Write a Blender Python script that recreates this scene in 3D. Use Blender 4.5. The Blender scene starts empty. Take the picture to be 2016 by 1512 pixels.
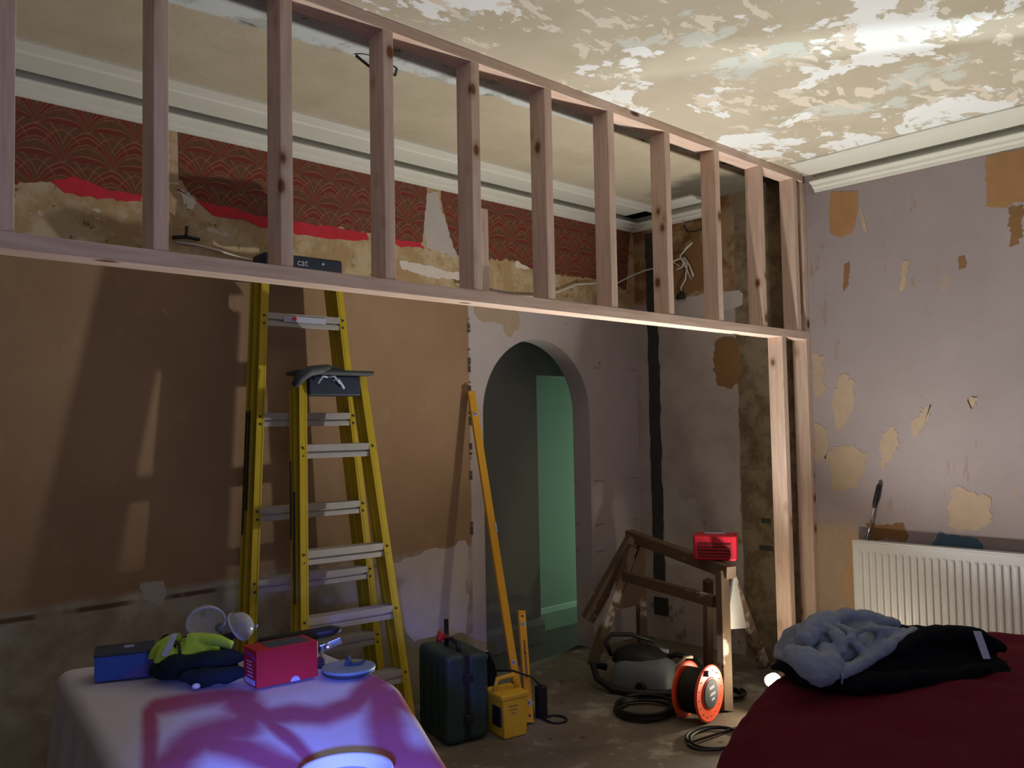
import bpy, bmesh, math, random
from mathutils import Vector, Matrix, noise as mnoise
from math import sin, cos, pi, radians, sqrt, atan2, hypot
S = bpy.context.scene
COL = S.collection
# ------------------------------------------------------------------ camera
YAW, PITCH, ROLL, FPX = radians(46.648), radians(2.819), radians(-1.046), 1700.0
cd = bpy.data.cameras.new('camera'); cam = bpy.data.objects.new('camera', cd); COL.objects.link(cam)
cd.sensor_fit = 'HORIZONTAL'; cd.sensor_width = 36.0; cd.lens = 36.0 * FPX / 2016.0
cd.clip_start = 0.02
fw = Vector((cos(YAW)*cos(PITCH), sin(YAW)*cos(PITCH), sin(PITCH)))
rt0 = Vector((sin(YAW), -cos(YAW), 0)); up0 = rt0.cross(fw)
rt = cos(ROLL)*rt0 + sin(ROLL)*up0; up = -sin(ROLL)*rt0 + cos(ROLL)*up0
M = Matrix((rt, up, -fw)).transposed().to_4x4(); M.translation = Vector((0, 0, 1.57))
cam.matrix_world = M
S.camera = cam
# ------------------------------------------------------------------ world, large lights, exposure
w = bpy.data.worlds.new('night'); S.world = w; w.use_nodes = True
w.node_tree.nodes['Background'].inputs[0].default_value = (0.05, 0.09, 0.35, 1)
w.node_tree.nodes['Background'].inputs[1].default_value = 0.05
S.view_settings.view_transform = 'Standard'; S.view_settings.look = 'None'
S.view_settings.exposure = 0.92; S.view_settings.gamma = 1.0
S.view_settings.use_curve_mapping = False
BULB = (4.27, 2.50, 0.176); BULB_W = 8.0; BULB_COL = (1.0, 0.84, 0.60)
def area_light(name, loc, target, sx, sy, power, col):
    l = bpy.data.lights.new(name, 'AREA'); l.shape = 'RECTANGLE'; l.size = sx; l.size_y = sy
    l.energy = power; l.color = col
    o = bpy.data.objects.new(name, l); COL.objects.link(o); o.location = loc
    o.rotation_euler = (Vector(target) - Vector(loc)).to_track_quat('-Z', 'Y').to_euler()
    return o
# blue dusk coming in through the bay window in the front wall (window_1 below)
area_light('dusk_daylight', (0.1, -1.74, 1.45), (0.1, 2.0, 1.45), 1.7, 1.5, 9.0, (0.52, 0.60, 1.0))
# the beam of the work lamp on the floor (work_lamp below), tipped up and into the room
wl = bpy.data.lights.new('work_lamp_beam', 'SPOT'); wl.energy = 190.0; wl.color = (1.0, 0.95, 0.89); wl.shadow_soft_size = 0.03
wl.spot_size = radians(160); wl.spot_blend = 1.0
WN = Vector((-0.45, -0.39, 0.80)).normalized()
wo = bpy.data.objects.new('work_lamp_beam', wl); COL.objects.link(wo); wo.location = Vector(BULB) + WN*0.06
wo.rotation_euler = WN.to_track_quat('-Z', 'Y').to_euler()
# added spot that tints the sheet blue, on an unseen stool (added_blue_lamp below), pointing down at the dust sheet
BLUE_AT = Vector((0.32, 0.56, 1.21)); BLUE_DIR = (Vector((0.78, 1.32, 0.82)) - BLUE_AT).normalized()
bl = bpy.data.lights.new('added_blue_beam', 'SPOT'); bl.energy = 160.0; bl.color = (0.10, 0.15, 0.95); bl.shadow_soft_size = 0.03
bl.spot_size = radians(40); bl.spot_blend = 0.8
bo = bpy.data.objects.new('added_blue_beam', bl); COL.objects.link(bo); bo.location = BLUE_AT - BLUE_DIR*0.02
bo.rotation_euler = BLUE_DIR.to_track_quat('-Z', 'Y').to_euler()
# garden lamp outside the curtained window in the right wall (window_2 below)
gl = bpy.data.lights.new('garden_lamp', 'SPOT'); gl.energy = 430.0; gl.color = (0.80, 0.93, 1.0); gl.shadow_soft_size = 0.03
gl.spot_size = radians(120); gl.spot_blend = 0.4
go = bpy.data.objects.new('garden_lamp', gl); COL.objects.link(go); go.location = (6.03, -2.15, 0.30)
go.rotation_euler = (Vector((-0.54, 0.84, 1.0))).to_track_quat('-Z', 'Y').to_euler()

# ------------------------------------------------------------------ node helpers
def s2l(c):
    return tuple(((x/255.0)/12.92 if x/255.0 <= 0.04045 else ((x/255.0+0.055)/1.055)**2.4) for x in c) + (1.0,)
class Sock:
    def __init__(self, g, s): self.g, self.s = g, s
    def _m(self, op, o=None, rev=False):
        n = self.g.t.nodes.new('ShaderNodeMath'); n.operation = op
        a, b = (o, self) if rev else (self, o)
        self.g.put(n.inputs[0], a)
        if b is not None: self.g.put(n.inputs[1], b)
        return Sock(self.g, n.outputs[0])
    def __add__(s, o): return s._m('ADD', o)
    def __radd__(s, o): return s._m('ADD', o, True)
    def __sub__(s, o): return s._m('SUBTRACT', o)
    def __rsub__(s, o): return s._m('SUBTRACT', o, True)
    def __mul__(s, o): return s._m('MULTIPLY', o)
    def __rmul__(s, o): return s._m('MULTIPLY', o, True)
    def __truediv__(s, o): return s._m('DIVIDE', o)
    def min(s, o): return s._m('MINIMUM', o)
    def max(s, o): return s._m('MAXIMUM', o)
    def mod(s, o): return s._m('FLOORED_MODULO', o)
    def sin(s): return s._m('SINE')
    def abs(s): return s._m('ABSOLUTE')
    def sqrt(s): return s._m('SQRT')
    def floor(s): return s._m('FLOOR')
    def atan2(s, o): return s._m('ARCTAN2', o)
class G:
    def __init__(self, name):
        self.m = bpy.data.materials.new(name); self.m.use_nodes = True
        self.t = self.m.node_tree; self.b = self.t.nodes['Principled BSDF']
        self._c = None
    def put(self, inp, v):
        if isinstance(v, Sock): self.t.links.new(v.s, inp)
        elif v is not None: inp.default_value = v
    def coord(self):
        if not self._c:
            n = self.t.nodes.new('ShaderNodeTexCoord'); self._c = Sock(self, n.outputs['Object'])
        return self._c
    def xyz(self, v=None):
        n = self.t.nodes.new('ShaderNodeSeparateXYZ'); self.put(n.inputs[0], v or self.coord())
        return [Sock(self, o) for o in n.outputs]
    def vec(self, x, y, z):
        n = self.t.nodes.new('ShaderNodeCombineXYZ')
        for i, v in enumerate((x, y, z)): self.put(n.inputs[i], v)
        return Sock(self, n.outputs[0])
    def scale(self, v, k):
        n = self.t.nodes.new('ShaderNodeMapping'); self.put(n.inputs[0], v); n.inputs['Scale'].default_value = k
        return Sock(self, n.outputs[0])
    def noise(self, scale, detail=4, rough=0.55, v=None, dist=0.0):
        n = self.t.nodes.new('ShaderNodeTexNoise'); self.put(n.inputs['Vector'], v or self.coord())
        n.inputs['Scale'].default_value = scale; n.inputs['Detail'].default_value = detail
        n.inputs['Roughness'].default_value = rough; n.inputs['Distortion'].default_value = dist
        return Sock(self, n.outputs[0])
    def voro(self, scale, v=None, feat='F1', rnd=1.0):
        n = self.t.nodes.new('ShaderNodeTexVoronoi'); self.put(n.inputs['Vector'], v or self.coord())
        n.feature = feat; n.inputs['Scale'].default_value = scale; n.inputs['Randomness'].default_value = rnd
        return Sock(self, n.outputs['Distance'])
    def attr(self, name):
        n = self.t.nodes.new('ShaderNodeAttribute'); n.attribute_name = name
        return Sock(self, n.outputs['Fac'])
    def sm(self, a, b, x):            # smoothstep a..b -> 0..1 (a > b gives the falling step)
        n = self.t.nodes.new('ShaderNodeMapRange'); n.interpolation_type = 'SMOOTHSTEP'
        inv = a > b
        self.put(n.inputs[0], x); n.inputs[1].default_value = min(a, b); n.inputs[2].default_value = max(a, b)
        n.inputs[3].default_value = 1.0 if inv else 0.0; n.inputs[4].default_value = 0.0 if inv else 1.0
        return Sock(self, n.outputs[0])
    def mix(self, f, a, b):
        n = self.t.nodes.new('ShaderNodeMix'); n.data_type = 'RGBA'
        self.put(n.inputs[0], f); self.put(n.inputs[6], a); self.put(n.inputs[7], b)
        return Sock(self, n.outputs[2])
    def bump(self, h, strength=0.3, dist=0.01):
        n = self.t.nodes.new('ShaderNodeBump'); n.inputs['Strength'].default_value = strength
        n.inputs['Distance'].default_value = dist; self.put(n.inputs['Height'], h)
        self.t.links.new(n.outputs[0], self.b.inputs['Normal'])
    def done(self, col, rough=0.8, metal=0.0, spec=None):
        self.put(self.b.inputs['Base Color'], col); self.put(self.b.inputs['Roughness'], rough)
        self.b.inputs['Metallic'].default_value = metal
        if spec is not None: self.b.inputs['Specular IOR Level'].default_value = spec
        return self.m
def plain(name, c, rough=0.7, metal=0.0, var=0.12, scale=9.0, bump=0.0, spec=None):
    g = G(name); a = s2l(c); n = g.noise(scale, 5)
    lo = tuple(x*(1-var) for x in a[:3]) + (1,); hi = tuple(min(1, x*(1+var)) for x in a[:3]) + (1,)
    if bump: g.bump(g.noise(scale*4, 4), bump, 0.004)
    return g.done(g.mix(n, lo, hi), rough, metal, spec)

MT = {}
def mat_pine():
    g = G('pine timber'); x, y, z = g.xyz()
    oi = g.t.nodes.new('ShaderNodeObjectInfo'); rnd = Sock(g, oi.outputs['Random'])
    gr = g.noise(5, 4, 0.6, g.vec(x*9.0 + rnd*40.0, y*9.0 + rnd*17.0, z*0.7 + x*0.0))
    base = g.mix(g.sm(0.3, 0.75, gr), s2l((228, 204, 186)), s2l((208, 180, 160)))
    kv = g.vec(x*8.0 + rnd*31.0, y*8.0, z*5.0 + rnd*13.0)
    kn = g.voro(1.0, kv); base = g.mix(g.sm(0.17, 0.08, kn), base, s2l((98, 62, 38)))
    base = g.mix(g.sm(0.30, 0.14, kn)*0.35, base, s2l((150, 105, 70)))
    g.bump(gr, 0.12, 0.003)
    return g.done(base, 0.75, 0, 0.3)
def mat_pine_x():
    g = G('pine plate timber'); x, y, z = g.xyz()
    gr = g.noise(5, 4, 0.6, g.vec(x*0.7, y*9.0, z*9.0))
    base = g.mix(g.sm(0.3, 0.75, gr), s2l((228, 204, 186)), s2l((206, 178, 158)))
    kn = g.voro(1.0, g.vec(x*3.1, y*8.0, z*9.0)); base = g.mix(g.sm(0.15, 0.07, kn), base, s2l((98, 62, 38)))
    g.bump(gr, 0.12, 0.003)
    return g.done(base, 0.75, 0, 0.3)
def mat_wall_back():
    g = G('stripped plaster wall'); x, y, z = g.xyz()
    n1 = g.noise(1.3, 6, 0.6); n2 = g.noise(6, 6, 0.65); n3 = g.noise(22, 4, 0.6)
    wx = (n2 - 0.5)*0.10; wz = (g.noise(5, 5, 0.7, g.scale(g.coord(), (1, 1, 1.7))) - 0.5)*0.12
    brown = g.mix(g.sm(0.3, 0.7, n1), s2l((152, 124, 96)), s2l((166, 138, 108)))
    brown = g.mix(g.sm(0.55, 0.75, n2)*0.35, brown, s2l((190, 160, 122)))
    # thin paste streaks and grey bloom
    brown = g.mix(g.sm(0.62, 0.72, g.noise(3, 5, 0.6, g.scale(g.coord(), (2.5, 1, 0.5))))*0.25, brown, s2l((150, 140, 120)))
    white = g.mix(n2, s2l((176, 168, 168)), s2l((198, 190, 190)))
    white = g.mix(g.sm(0.58, 0.7, g.noise(2.2, 6, 0.65))*0.35, white, s2l((196, 170, 150)))
    beige = g.mix(g.sm(0.42, 0.62, g.noise(7, 6, 0.7)), s2l((176, 150, 110)), s2l((196, 178, 145)))
    beige = g.mix(g.sm(0.60, 0.68, g.noise(11, 5, 0.7)), beige, s2l((128, 96, 58)))
    beige = g.mix(g.sm(0.62, 0.66, g.noise(4, 6, 0.7, g.scale(g.coord(), (1, 1, 3)))), beige, s2l((214, 208, 196)))
    low = g.mix(g.sm(0.35, 0.7, n2), s2l((176, 170, 156)), s2l((148, 138, 118)))
    col = g.mix(g.sm(2.36, 2.42, z + wz*0.8), brown, beige)
    col = g.mix(g.sm(0.86, 0.82, z + wz*0.55), col, low)
    # painted side with the arch, right of the old door seam
    col = g.mix(g.sm(3.495, 3.515, x + wx*0.12), col, white)
    up_r = g.sm(2.42, 2.46, z + wz)*g.sm(3.495, 3.515, x)
    col = g.mix(up_r, col, beige)
    # rusty dado line with gaps, and a fainter one above
    gap = g.sm(0.42, 0.55, g.noise(3.0, 3, 0.6, g.scale(g.coord(), (1, 1, 0.01))))
    ln = g.sm(0.016, 0.006, (z + wz*0.05 - 0.80).abs())*gap*g.sm(3.5, 3.4, x)
    col = g.mix(ln*0.85, col, s2l((84, 62, 44)))
    gap2 = g.sm(0.5, 0.6, g.noise(4.0, 3, 0.6, g.scale(g.coord(), (1, 1, 0.01))))
    for hz in (1.98, 1.17, 0.86, 0.67):
        col = g.mix(g.sm(0.010, 0.004, (z + wz*0.1 - hz).abs())*gap2*g.sm(4.5, 4.6, x)*0.55, col, s2l((128, 100, 84)))
    # band near the floor, mixed darker
    col = g.mix(g.sm(0.42, 0.30, z + wz)*0.35*g.sm(3.5, 3.4, x), col, s2l((110, 98, 78)))
    # chipped dark seam
    sv = g.sm(0.50, 0.56, g.noise(16, 3, 0.6, g.scale(g.coord(), (0.05, 1, 1))))
    col = g.mix(g.sm(0.018, 0.009, (x + wx*0.12 - 3.505).abs())*sv*g.sm(0.8, 0.9, z)*g.sm(2.3, 2.2, z), col, s2l((84, 73, 60)))
    # pencil and dirt specks
    col = g.mix(g.sm(0.045, 0.02, g.voro(3.1))*0.7, col, s2l((92, 72, 52)))
    g.bump(n2*0.6 + n3*0.25, 0.35, 0.01)
    return g.done(col, 0.9, 0, 0.2)
def mat_wall_right():
    g = G('patchy lining paper wall'); x, y, z = g.xyz()
    n1 = g.noise(1.1, 6, 0.6); n2 = g.noise(5, 6, 0.65); n3 = g.noise(25, 4, 0.6)
    front = g.mix(g.sm(0.3, 0.7, n1), s2l((166, 156, 157)), s2l((154, 144, 144)))
    front = g.mix(g.sm(0.63, 0.69, g.noise(3.1, 6, 0.7, None, 0.4)), front, s2l((172, 150, 126)))
    front = g.mix(g.sm(0.62, 0.70, g.noise(9, 4, 0.7, g.scale(g.coord(), (1, 1.6, 0.5))))*0.5, front, s2l((150, 120, 92)))
    back = g.mix(g.sm(0.35, 0.7, n2), s2l((182, 174, 170)), s2l((168, 159, 152)))
    back = g.mix(g.sm(0.6, 0.68, g.noise(3.3, 5, 0.7)), back, s2l((144, 122, 96)))
    nib = g.mix(g.sm(0.4, 0.62, g.noise(7, 5, 0.7)), s2l((140, 126, 106)), s2l((110, 95, 74)))
    wy = (n2 - 0.5)*0.12
    col = g.mix(g.sm(3.24, 3.22, y + wy*0.5), back, nib)
    col = g.mix(g.sm(2.80, 2.78, y + wy*0.3), col, front)
    up = g.sm(2.44, 2.50, z + wy*1.5)*g.sm(3.2, 3.25, y)
    col = g.mix(up, col, g.mix(g.sm(0.45, 0.6, n2), s2l((132, 98, 64)), s2l((160, 136, 104))))
    tan = g.sm(0.95, 0.75, z + (n1 - 0.5)*0.7)*g.sm(2.38, 2.48, y)*g.sm(2.84, 2.8, y)
    col = g.mix(tan, col, s2l((186, 156, 122)))
    col = g.mix(g.sm(0.045, 0.025, g.voro(2.6))*0.6, col, s2l((120, 100, 86)))
    g.bump(n2*0.5 + n3*0.3, 0.3, 0.008)
    return g.done(col, 0.88, 0, 0.2)
def mat_ceiling():
    g = G('peeling ceiling paint'); x, y, z = g.xyz()
    c = g.coord()
    n2 = g.noise(3.0, 6, 0.6)
    base = g.mix(g.sm(0.35, 0.7, g.noise(1.4, 5, 0.6)), s2l((192, 184, 164)), s2l((178, 170, 148)))
    p1 = g.sm(0.545, 0.565, g.noise(2.1, 7, 0.62, g.scale(c, (1, 1.25, 1)), 0.35))
    p2 = g.sm(0.585, 0.605, g.noise(6.5, 6, 0.6, g.scale(c, (0.8, 1.6, 1)), 0.5))
    p3 = g.sm(0.60, 0.63, g.noise(1.8, 7, 0.66, g.scale(c, (1.2, 0.9, 1))))
    fr = g.mix(p3, base, s2l((196, 200, 190)))
    fr = g.mix(p1, fr, s2l((228, 232, 230)))
    fr = g.mix(p2, fr, s2l((214, 206, 190)))
    crk = g.sm(0.05, 0.03, g.voro(2.0, g.scale(c, (1, 2.6, 1)))) * g.sm(0.5, 0.6, n2)
    fr = g.mix(crk, fr, s2l((92, 84, 60)))
    bk = g.mix(g.sm(0.35, 0.7, n2), s2l((184, 175, 152)), s2l((174, 164, 140)))
    wy = (g.noise(3.5, 7, 0.7) - 0.5)*0.14
    scar = g.mix(g.sm(0.5, 0.62, g.noise(6, 6, 0.65)), s2l((196, 204, 202)), s2l((170, 174, 168)))
    scar = g.mix(g.sm(0.66, 0.69, g.noise(7, 6, 0.65)), scar, s2l((84, 80, 66)))
    yl = y - 3.18 + x*0.068 + wy
    col = g.mix(g.sm(0.02, -0.01, yl), bk, scar)
    edge = g.sm(0.016, 0.008, yl.abs())*g.sm(0.55, 0.62, g.noise(3.0, 3, 0.6))
    col = g.mix(edge, col, s2l((70, 66, 48)))
    col = g.mix(g.sm(2.78, 2.74, y), col, fr)
    # broken corner by the right wall, mixed darker
    corner_dark = g.sm(0.55, 0.30, (((x - 5.05)*(x - 5.05) + (y - 3.2)*(y - 3.2)).sqrt()) + (n2 - 0.5)*0.5)*g.sm(2.72, 2.8, y)
    col = g.mix(corner_dark*0.8, col, s2l((62, 60, 48)))
    g.bump(p1*0.5 + p2*0.4 + n2*0.4, 0.35, 0.006)
    return g.done(col, 0.85, 0, 0.25)
def mat_floor():
    g = G('dusty floor'); x, y, z = g.xyz()
    n1 = g.noise(1.6, 6, 0.6); n2 = g.noise(7, 6, 0.65)
    col = g.mix(g.sm(0.3, 0.7, n1), s2l((104, 96, 84)), s2l((130, 122, 108)))
    col = g.mix(g.sm(0.52, 0.70, g.noise(3.2, 6, 0.7)), col, s2l((170, 166, 156)))
    col = g.mix(g.sm(0.13, 0.06, g.voro(5)), col, s2l((84, 74, 60)))
    col = g.mix(g.sm(0.60, 0.72, n2)*0.6, col, s2l((190, 188, 178)))
    # hall beyond the arch has a dark floor
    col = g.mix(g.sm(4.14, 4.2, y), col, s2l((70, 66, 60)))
    g.bump(n2, 0.4, 0.01)
    return g.done(col, 0.85, 0, 0.3)
def mat_wallpaper():
    g = G('patterned wallpaper'); x, y, z = g.xyz()
    W_, H_ = 0.21, 0.155
    wob = (g.noise(14, 2, 0.5) - 0.5)*0.012
    row = (z/H_).floor()
    u = ((x + wob + row*W_*0.5)/W_).mod(1.0) - 0.5; v = ((z + wob)/H_).mod(1.0)
    u = u*W_; v = v*H_ + 0.012
    r = (u*u + v*v).sqrt(); a = u.abs().atan2(v)
    plume = (a*7.0 - r*26.0 + 0.9).sin()                      # curling fan leaves
    vein = (a*17.0 - r*58.0).sin()                            # fine pale veins along them
    tip = (r*95.0 + a*5.0).sin()
    ground = g.mix(g.noise(60, 3), s2l((98, 66, 46)), s2l((112, 76, 54)))
    col = g.mix(g.sm(0.1, 0.7, plume), ground, s2l((118, 52, 42)))
    col = g.mix(g.sm(0.22, 0.05, (plume - 0.2).abs())*0.7, col, s2l((158, 104, 84)))
    col = g.mix(g.sm(0.80, 0.96, vein)*0.6, col, s2l((156, 102, 80)))
    col = g.mix(g.sm(0.82, 0.95, tip)*g.sm(0.09, 0.12, r)*0.5, col, s2l((150, 96, 76)))
    return g.done(col, 0.7, 0, 0.3)
def mat_old_wood():
    g = G('weathered trestle wood'); n = g.noise(6, 5, 0.65); p = g.noise(3.2, 5, 0.6)
    col = g.mix(n, s2l((92, 75, 60)), s2l((116, 97, 78)))
    col = g.mix(g.sm(0.60, 0.66, p), col, s2l((190, 184, 176)))
    g.bump(n, 0.3, 0.004)
    return g.done(col, 0.85)
MT['pine'] = mat_pine(); MT['pinex'] = mat_pine_x()
MT['wall_back'] = mat_wall_back(); MT['wall_right'] = mat_wall_right()
MT['ceiling'] = mat_ceiling(); MT['floor'] = mat_floor(); MT['paper'] = mat_wallpaper()
MT['oldwood'] = mat_old_wood()
MT['redlining'] = plain('torn crimson backing', (196, 40, 56), 0.75, var=0.25, scale=14)
MT['whitepaper'] = plain('torn white backing', (222, 214, 204), 0.85, var=0.12, scale=20)
MT['orange_plaster'] = plain('bare orange plaster', (160, 122, 82), 0.9, var=0.18, scale=10, bump=0.2)
MT['tan_plaster'] = plain('bare tan plaster', (176, 157, 134), 0.9, var=0.15, scale=12, bump=0.2)
MT['brown_plaster'] = plain('old brown distemper', (134, 100, 62), 0.9, var=0.2, scale=9, bump=0.2)
MT['grey_plaster'] = plain('skim plaster smear', (188, 182, 176), 0.9, var=0.12, scale=11, bump=0.2)
MT['blue_paint'] = plain('old blue paint', (74, 104, 128), 0.8, var=0.15, scale=14)
MT['white_paint'] = plain('old white paint', (216, 220, 220), 0.7, var=0.06, scale=6)
MT['cornice'] = plain('painted plaster cornice', (212, 212, 200), 0.75, var=0.07, scale=6)
MT['green_wall'] = plain('pale green hall wall', (166, 190, 172), 0.8, var=0.06, scale=3)
MT['hall_grey'] = plain('grey hall wall', (120, 124, 116), 0.85, var=0.08, scale=3)
MT['dark_chase'] = plain('dark cable chase', (58, 58, 56), 0.9, var=0.3, scale=14, bump=0.4)
MT['plainwall'] = plain('plain plaster', (114, 102, 90), 0.9, var=0.1, scale=3)
MT['yellow'] = plain('yellow fibreglass', (196, 172, 30), 0.5, var=0.16, scale=12, bump=0.05)
MT['yellow2'] = plain('yellow level paint', (226, 168, 36), 0.45, var=0.08, scale=9)
MT['yellow3'] = plain('yellow plastic', (232, 184, 40), 0.5, var=0.08, scale=9)
MT['alu'] = plain('dusty aluminium', (178, 176, 170), 0.5, 0.35, var=0.16, scale=16, bump=0.1)
MT['steel'] = plain('polished steel', (200, 204, 210), 0.22, 1.0, var=0.05)
MT['navy'] = plain('navy plastic', (34, 48, 66), 0.55, var=0.2, scale=18)
MT['cap_dusty'] = plain('dusty dark plastic', (70, 78, 80), 0.7, var=0.4, scale=14)
MT['black'] = plain('black plastic', (30, 31, 33), 0.5, var=0.25, scale=16)
MT['blackcloth'] = plain('black fleece', (18, 20, 24), 0.95, var=0.3, scale=40, bump=0.3, spec=0.1)
MT['green'] = plain('dark green case plastic', (40, 64, 58), 0.5, var=0.18, scale=14)
MT['red'] = plain('red card', (196, 28, 40), 0.5, var=0.1, scale=8)
MT['redplastic'] = plain('red plastic', (200, 32, 52), 0.45, var=0.1, scale=8)
MT['redcloth'] = plain('dark red cloth', (110, 34, 38), 0.9, var=0.15, scale=30)
MT['orange'] = plain('orange plastic', (240, 84, 48), 0.4, var=0.08, scale=8)
MT['label'] = plain('pale label', (186, 190, 214), 0.6, var=0.08, scale=20)
MT['labelblue'] = plain('blue label print', (90, 80, 190), 0.6, var=0.08)
MT['white'] = plain('white plastic', (225, 226, 226), 0.45, var=0.05)
MT['cable_white'] = plain('white cable sheath', (224, 222, 214), 0.5, var=0.06)
MT['cable_black'] = plain('black cable sheath', (24, 26, 26), 0.5, var=0.2)
MT['grey_plastic'] = plain('grey plastic', (112, 122, 128), 0.45, var=0.15, scale=12)
MT['disc'] = plain('grey green disc', (122, 146, 148), 0.55, var=0.12, scale=20)
MT['disc_dark'] = plain('dark grey rubber', (46, 60, 66), 0.7, var=0.15)
MT['blue'] = plain('blue card', (44, 84, 196), 0.5, var=0.1)
MT['darkblue'] = plain('dark blue card', (46, 58, 82), 0.6, var=0.3, scale=20)
MT['jacket'] = plain('dark green work trousers', (36, 46, 50), 0.95, var=0.25, scale=30, bump=0.3, spec=0.1)
MT['hivis'] = plain('lime yellow cloth', (176, 214, 74), 0.85, var=0.12, scale=30, bump=0.2)
MT['maroon'] = plain('maroon throw', (92, 15, 34), 0.95, var=0.2, scale=25, bump=0.25, spec=0.15)
MT['hoodie'] = plain('grey marl jersey', (146, 154, 170), 0.95, var=0.12, scale=60, bump=0.35, spec=0.1)
MT['foam'] = plain('dark brown foam', (54, 44, 44), 0.95, var=0.2, scale=30)
MT['radiator'] = plain('white radiator enamel', (218, 222, 224), 0.35, var=0.03, scale=4)
MT['curtain'] = plain('dark curtain', (60, 50, 52), 0.95, var=0.1)
MT['paperwhite'] = plain('white paper', (214, 216, 230), 0.7, var=0.06)
g = G('clear visor'); MT['clear'] = g.done((0.86, 0.88, 0.92, 1), 0.22); g.b.inputs['Transmission Weight'].default_value = 0.8; g.b.inputs['IOR'].default_value = 1.2
g = G('lit bulb'); g.b.inputs['Emission Color'].default_value = BULB_COL + (1,)
R_BULB = 0.034; g.b.inputs['Emission Strength'].default_value = BULB_W / (pi * 4*pi*R_BULB**2); MT['bulb'] = g.done((1, 1, 1, 1), 0.4)
g = G('added green hall glow'); g.b.inputs['Emission Color'].default_value = (0.66, 1.0, 0.74, 1); g.b.inputs['Emission Strength'].default_value = 3.6; MT['hall_glow'] = g.done((0.8, 0.9, 0.85, 1), 0.3)  # glowing surface added to light the hall recess green
g = G('window glass'); MT['glass'] = g.done((1, 1, 1, 1), 0.02); g.b.inputs['Transmission Weight'].default_value = 1.0; g.b.inputs['IOR'].default_value = 1.05

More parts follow.
